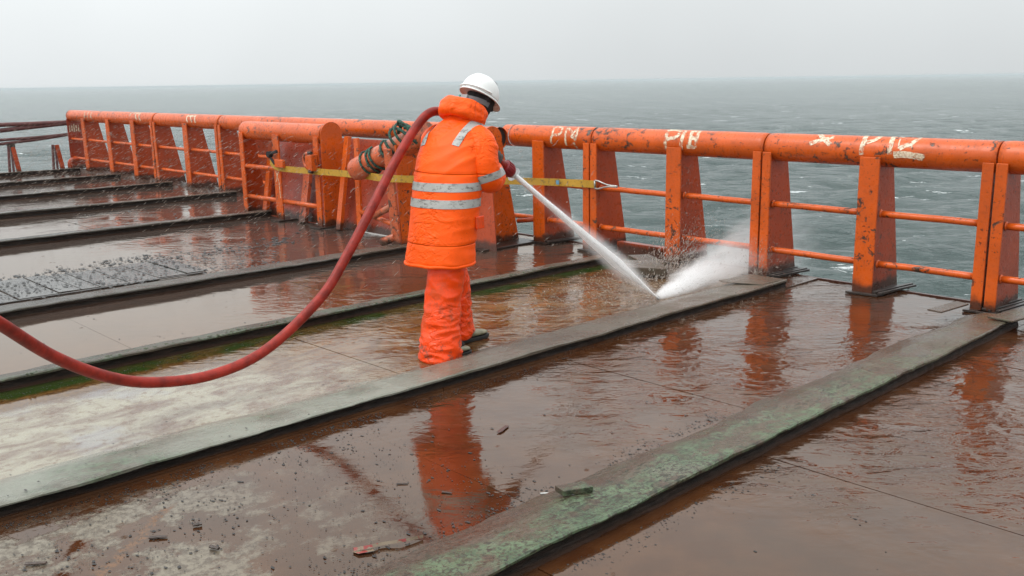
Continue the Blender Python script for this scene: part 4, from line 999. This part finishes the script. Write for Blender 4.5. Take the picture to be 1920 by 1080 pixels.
# gloves: palm, four unequal fingers and a thumb, closed round the hose
def glove(wr, axis, grip, nm):
    """wr wrist, axis hose direction, grip = centre of grip on the hose"""
    axis = axis.normalized(); d_ = (grip-wr); d_ -= axis*d_.dot(axis); d_.normalize(); n_ = axis.cross(d_)
    b = MB(); b.tube([wr, wr+(grip-wr)*.45, grip-d_*.052], [.036, .042, .044], 14)
    for i, (off, ln) in enumerate(((-.036, .9), (-.012, 1.0), (.012, .95), (.036, .8))):
        pts = []
        for k in range(7):
            a = R(-120+ (235*ln)*k/6); pts.append(grip+axis*off+(d_*-math.cos(a+R(60))*1+n_*math.sin(a+R(60)))*.050)
        b.tube(pts, [.0115, .0115, .011, .0105, .010, .0095, .007], 9)
    pts = [grip-d_*.05-axis*.04, grip-d_*.045-n_*.03-axis*.055, grip-n_*.052-axis*.05, grip+d_*.03-n_*.045-axis*.04]
    b.tube(pts, [.014, .014, .012, .009], 9)
    return mkobj(nm, evald(b, .0045, 3), M_glove, MAN)
NT = Vector((-4.597, 4.345, 1.125)); IM = Vector((-4.544, 5.883, .01)); jd = (IM-NT).normalized()
glove(AR[5]+(NT-jd*.19-AR[5])*.25, jd, NT-jd*.20, 'glove')
gl = tl(-.03, .60, 1.16)
# hard hat
HAT = bpy.data.objects.new('hard_hat', None); COL.objects.link(HAT); HAT.parent = MAN
HO = Vector((-4.665, 4.13, 1.625)); HAT.location = HO-Vector(MAN.location)
T2 = R(27); ax_f = Vector((0, math.cos(T2), -math.sin(T2))); ax_u = Vector((0, math.sin(T2), math.cos(T2))); ax_r = Vector((1, 0, 0))
def hh(a, b_, c_): return HO+ax_r*a+ax_f*b_+ax_u*c_
rg = []
for i in range(17):
    t = i/16*math.pi/2; cr = math.cos(t)**.82 if i < 16 else .012
    ring = []
    for j in range(56):
        an = 2*math.pi*j/56; ca_, sa_ = math.cos(an), math.sin(an)
        ridge = .004*max(0, 1-abs(ca_)*7)*math.sin(t)*(1 if sa_ != 0 else 0)
        ring.append(hh(.112*cr*ca_, .138*cr*sa_, .002+(.138+ridge)*math.sin(t)**.92))
    rg.append(ring)
inner = [[hh(.107*math.cos(2*math.pi*j/56), .133*math.sin(2*math.pi*j/56), .004) for j in range(56)]]
b = MB(); b.loft(rg); b.obj('shell', M_hat, HAT, fix=True)
# brim: narrow round the back, a peak in front
b = MB(); o1 = []; i1 = []; o2 = []; i2 = []
for j in range(72):
    an = 2*math.pi*j/72; ca_, sa_ = math.cos(an), math.sin(an)
    pk = max(0, sa_)**3; e_ = .006+.034*pk
    zz = -.004-.014*pk+.004*max(0, -sa_)
    i1.append(hh(.109*ca_, .135*sa_, .010)); o1.append(hh((.112+e_*.7)*ca_, (.138+e_)*sa_, zz))
    o2.append(hh((.112+e_*.7)*ca_, (.138+e_)*sa_, zz-.005)); i2.append(hh(.107*ca_, .133*sa_, .001))
b.loft([i1, o1, o2, i2], cap=False); b.obj('brim', M_hat, HAT)
b = MB()
P = [hh(.117*math.cos(a), .143*math.sin(a), .020) for a in np.linspace(R(-178), R(-2), 40)]
b.tube(P, .0045, 8); b.obj('rim_bead', M_hat, HAT)
# suspension band at the nape
V = []
for k in range(30):
    a = R(-200+220*k/29)
    for zz, rr_ in ((-.030, .098), (-.062, .094)):
        V.append(hh(rr_*math.cos(a)*.92, rr_*1.12*math.sin(a)-.004, zz-.012*max(0, -math.sin(a))))
MB().add(V, [(2*k, 2*k+1, 2*k+3, 2*k+2) for k in range(29)], True).obj('head_strap', M_strapgrey, HAT, fix=False)
MB().hexa([hh(-.03, -.122, -.075), hh(.03, -.122, -.075), hh(.03, -.108, -.075), hh(-.03, -.108, -.075), hh(-.03, -.120, -.040), hh(.03, -.120, -.040), hh(.03, -.106, -.040), hh(-.03, -.106, -.040)]).obj('strap_buckle', simple('grey buckle', (.26, .27, .27), .4), HAT, .003)
MB().hexa([hh(-.058, -.116, -.070), hh(-.040, -.122, -.070), hh(-.040, -.108, -.070), hh(-.058, -.10, -.070), hh(-.058, -.114, -.042), hh(-.040, -.120, -.042), hh(-.040, -.106, -.042), hh(-.058, -.098, -.042)]).obj('strap_tag', simple('teal tag', (.05, .30, .25), .5), HAT, .002)

# ------------------------------------------------------------------ hose and nozzle
HP = [(-3.9,.55,1.45),(-4.06,.70,1.21),(-4.184,.854,1.004),(-4.303,.978,.851),(-4.417,1.116,.726),(-4.599,1.369,.488),(-4.711,1.639,.302),(-4.78,1.904,.194),(-4.756,2.221,.171),(-4.733,2.54,.252),(-4.711,2.893,.491),(-4.731,3.106,.714),(-4.765,3.338,.992),(-4.811,3.546,1.234),(-4.850,3.752,1.440),(-4.862,3.885,1.530),(-4.858,4.02,1.520),(-4.80,4.14,1.44)]
HP2 = [tl(-.06, .52, 1.32)*.5+Vector((-4.76, 4.22, 1.34))*.5, NT-jd*.32+Vector((0, 0, .02)), NT-jd*.22, NT-jd*.07]
HO_ = thing('fire_hose', (-4.75, 2.2, 0), 'thick red rubber hose sagging over the deck and over the worker shoulder', 'hose')
hp_all = smooth_path(HP+[tuple(v) for v in HP2], 10)
MB().tube(hp_all, .0295, 20).obj('hose', M_red, HO_)
# ribbed coupling and white tip
b = MB(); rgs = []
for t, r_ in ((-.085, .030), (-.08, .046), (-.02, .047), (-.012, .040), (0, .038)):
    rgs.append((NT+jd*t, r_))
b.tube([p for p, _ in rgs], [r_ for _, r_ in rgs], 24)
a1 = jd.orthogonal().normalized(); a2 = jd.cross(a1)
for j in range(16):
    a = 2*math.pi*j/16; o_ = (a1*math.cos(a)+a2*math.sin(a))*.047
    b.bar(NT+jd*-.078+o_, NT+jd*-.022+o_, .008, .008, up=a1*math.cos(a)+a2*math.sin(a))
NZ = b.obj('nozzle', M_redc, HO_)
MB().tube([NT-jd*.001, NT+jd*.02], [.034, .030], 20).obj('nozzle_tip', M_white, NZ)
glove(tl(-.04, .56, 1.14), (HP2[1]-HP2[0]), HP2[0]*.45+HP2[1]*.55, 'glove')

# ------------------------------------------------------------------ water: jet, rebound mist, drops
def volmat(name, build, col=(.995, .997, 1.0), aniso=.0):
    m = Mat(name); m.N.remove(m.b); pv = m.N.new('ShaderNodeVolumePrincipled')
    pv.inputs['Color'].default_value = (*col, 1); pv.inputs['Anisotropy'].default_value = aniso
    m.L.new(build(m), pv.inputs['Density']); m.L.new(pv.outputs[0], m.out.inputs['Volume'])
    return m.m
def aligned(o, p, d_):
    q_ = Vector(d_).to_track_quat('Z', 'Y'); o.rotation_mode = 'QUATERNION'; o.rotation_quaternion = q_; o.location = p
JL = (IM-NT).length
def jet_d(m):
    o = m.objc(); x, y, z = m.xyz(o)
    rad = m.math('SQRT', m.math('ADD', m.math('MULTIPLY', x, x), m.math('MULTIPLY', y, y)))
    R0 = m.math('MINIMUM', m.math('MULTIPLY_ADD', z, .013, .020), m.math('MULTIPLY_ADD', m.math('SUBTRACT', JL, z), .055, .008))
    n = m.noise(14, 4, .6, vec=o, stretch=(2.2, 2.2, .16))
    rn = m.math('ADD', m.math('DIVIDE', rad, R0), m.math('MULTIPLY_ADD', n, .8, -.4))
    core = m.ramp(rn, .45, 1.0, 1, 0); halo = m.ramp(rn, .5, 3.6, 1, 0)
    return m.math('ADD', m.math('MULTIPLY', core, m.ramp(z, .2, JL, 130, 70)), m.math('MULTIPLY', m.math('MULTIPLY', halo, halo), m.math('MULTIPLY', m.ramp(z, .3, 1.2, .5, 6), m.ramp(z, JL-.25, JL-.02, 1, 0))))
b = MB(); b.tube([(0, 0, .01), (0, 0, JL*.45), (0, 0, JL*.82), (0, 0, JL*.95), (0, 0, JL*.985)], [.05, .11, .13, .06, .02], 20)
jo = b.obj('water_jet', volmat('jet water', jet_d)); aligned(jo, NT+jd*.012, jd); tag(jo, kind='stuff')
m = Mat('aerated water'); n = m.noise(30, 4, .65, vec=m.objc(), stretch=(2.5, 2.5, .12))
tr = m.N.new('ShaderNodeBsdfTransparent'); ms = m.N.new('ShaderNodeMixShader'); m.L.new(m.ramp(n, .60, .75, 0, .5), ms.inputs[0])
m.L.new(m.b.outputs[0], ms.inputs[1]); m.L.new(tr.outputs[0], ms.inputs[2]); m.L.new(ms.outputs[0], m.out.inputs['Surface'])
m.set(Base_Color=(.97, .97, .97), Roughness=.5)
b = MB(); JN = 40
def strand(ph, spread, r0_, t0, t1):
    P_ = []; R_ = []
    for i in range(JN+1):
        t = t0+(t1-t0)*i/JN; sp2 = spread*min(t*1.5, (1-t)*2.6+.15)
        P_.append((math.cos(ph+t*1.3)*sp2+.003*noise.noise((t*9, ph, 0)), math.sin(ph+t*1.3)*sp2+.003*noise.noise((t*9, ph, 5)), t*JL*.985))
        R_.append(max(.0012, r0_*(1+.45*noise.noise((t*14, ph*3, 2)))*(.35+.65*min(1, (t1-t)*5+.05))))
    b.tube(P_, R_, 8)
strand(0, .0, .019, 0, 1)
for k in range(9): strand(k*.7, random.uniform(.012, .022), random.uniform(.004, .008), random.uniform(0, .2), random.uniform(.8, 1))
for k in range(14): strand(k*1.9, random.uniform(.024, .045), random.uniform(.0015, .003), random.uniform(.1, .5), random.uniform(.6, 1))
co = b.obj('jet_core', m.m); aligned(co, NT+jd*.012, jd); tag(co, kind='stuff')
PD = Vector((-.08, 1.0, .085)).normalized(); PLN = 2.6
def plume_d(m):
    o = m.objc(); x, y, z = m.xyz(o)
    rad = m.math('SQRT', m.math('ADD', m.math('MULTIPLY', x, x), m.math('MULTIPLY', m.math('MULTIPLY', y, y), 1.0)))
    R0 = m.math('MULTIPLY_ADD', z, .22, .035)
    n = m.noise(7.5, 6, .70, vec=o, stretch=(1.2, 1.2, .28))
    rn = m.math('ADD', m.math('DIVIDE', rad, R0), m.math('MULTIPLY_ADD', n, 1.9, -.95))
    s_ = m.math('MULTIPLY', m.ramp(rn, .2, 1.05, 1, 0), m.ramp(z, .0, .07))
    fall = m.math('DIVIDE', 6.5, m.math('MULTIPLY_ADD', m.math('MULTIPLY', z, z), 1.7, .16))
    fall = m.math('MULTIPLY', fall, m.ramp(z, 1.7, PLN, 1, 0))
    return m.math('MULTIPLY', s_, fall)
b = MB(); b.tube([(0, 0, .0), (0, 0, .5), (0, 0, 1.4), (0, 0, PLN)], [.05, .26, .62, .95], 18)
po = b.obj('rebound_mist', volmat('rebound mist', plume_d)); aligned(po, IM+Vector((-.005, -.03, .012)), PD); tag(po, kind='stuff')
# drops
m = Mat('water drop'); m.set(Base_Color=m.mix(m.ramp(m.noise(40, 2), .4, .6), (.34, .26, .20), (.60, .55, .50)), Roughness=.2)
tr = m.N.new('ShaderNodeBsdfTransparent'); ms = m.N.new('ShaderNodeMixShader'); ms.inputs[0].default_value = .22
m.L.new(m.b.outputs[0], ms.inputs[1]); m.L.new(tr.outputs[0], ms.inputs[2]); m.L.new(ms.outputs[0], m.out.inputs['Surface']); M_drop = m.m
def drops(name, lst):
    b = MB()
    for p, d_, ln, r_ in lst:
        p = Vector(p); d_ = Vector(d_).normalized(); a = d_.orthogonal().normalized(); c_ = d_.cross(a)
        ring = [p+(a*math.cos(j*2.0944)+c_*math.sin(j*2.0944))*r_ for j in range(3)]
        b.add([p-d_*ln/2, *ring, p+d_*ln/2], [(0, 2, 1), (0, 3, 2), (0, 1, 3), (4, 1, 2), (4, 2, 3), (4, 3, 1)], True)
    o = b.obj(name, M_drop, fix=False); tag(o, kind='stuff'); return o
ls = []
# brown splash thrown up in front of the post behind the jet
for _ in range(2600):
    t = random.random()**1.5; s0 = Vector((random.gauss(-5.05, .13), random.gauss(6.62, .14), .02))
    v = Vector((random.gauss(-.22, .12), random.gauss(.85, .14), abs(random.gauss(.36, .16)))).normalized()
    k = 1-t*.6
    ls.append((s0+v*t*.85, v+Vector((random.gauss(0, .06), random.gauss(0, .06), .05)), random.uniform(.02, .075)*k, random.uniform(.002, .0055)*k))
for _ in range(320):   # fine drops running up the face of the web
    p = Vector((random.gauss(-5.33, .05), random.uniform(7.17, 7.42), random.uniform(.1, .95)**1.3))
    ls.append((p, (random.gauss(0, .15), .35, 1), random.uniform(.010, .035), random.uniform(.0012, .0026)))
for _ in range(650):   # splash at the foot of the next post
    t = random.random()**1.4; s0 = Vector((-4.38, 7.02, .05))
    v = Vector((random.gauss(.1, .5), random.gauss(.2, .4), abs(random.gauss(.6, .4)))).normalized()
    ls.append((s0+v*t*.34, v, random.uniform(.01, .035), random.uniform(.0012, .0026)))
for _ in range(380):   # white fan skidding along the strip from the point of impact
    t = random.random()**1.2; v = Vector((random.gauss(-.10, .10), 1, abs(random.gauss(.06, .10)))).normalized()
    ls.append((IM+v*(.05+t*1.1), v, random.uniform(.02, .06), random.uniform(.0008, .0018)))
for _ in range(420):   # drops shed by the jet
    t = random.random(); p = NT+jd*(t*JL)+Vector((random.gauss(0, .03+.09*t), random.gauss(0, .05+.1*t), random.gauss(0, .03+.06*t)-.02))
    if p.z > .01: ls.append((p, jd+Vector((random.gauss(0, .1), 0, random.gauss(0, .1))), random.uniform(.008, .03), random.uniform(.0006, .0013)))
for _ in range(1100):   # low spatter on the washed bay
    p = Vector((random.gauss(-4.95, .30), random.gauss(6.15, .45), abs(random.gauss(0, .025))+.004))
    if -5.8 < p.x < -4.5: ls.append((p, (random.gauss(-.7, .2), random.gauss(.3, .3), random.gauss(.25, .15)), random.uniform(.012, .045), random.uniform(.0010, .0026)))
drops('splash_drops', ls)
ls = []
wd = Vector((-.10, .92, .42))
for _ in range(3200):   # wind-driven sleet over the left end
    x_ = random.uniform(-19.5, -6.0); y_ = random.uniform(4.4, 7.1); z_ = random.uniform(.05, 1.15)
    if x_ > -9 and random.random() < .55: continue
    ls.append(((x_, y_, z_), wd+Vector((random.gauss(0, .1), random.gauss(0, .1), random.gauss(0, .1))), random.uniform(.03, .12), random.uniform(.0016, .0032)))
drops('driven_sleet', ls)
print('objects', len(bpy.data.objects), 'tris', sum(len(o.data.loops)-2*len(o.data.polygons) for o in COL.objects if o.type == 'MESH'))
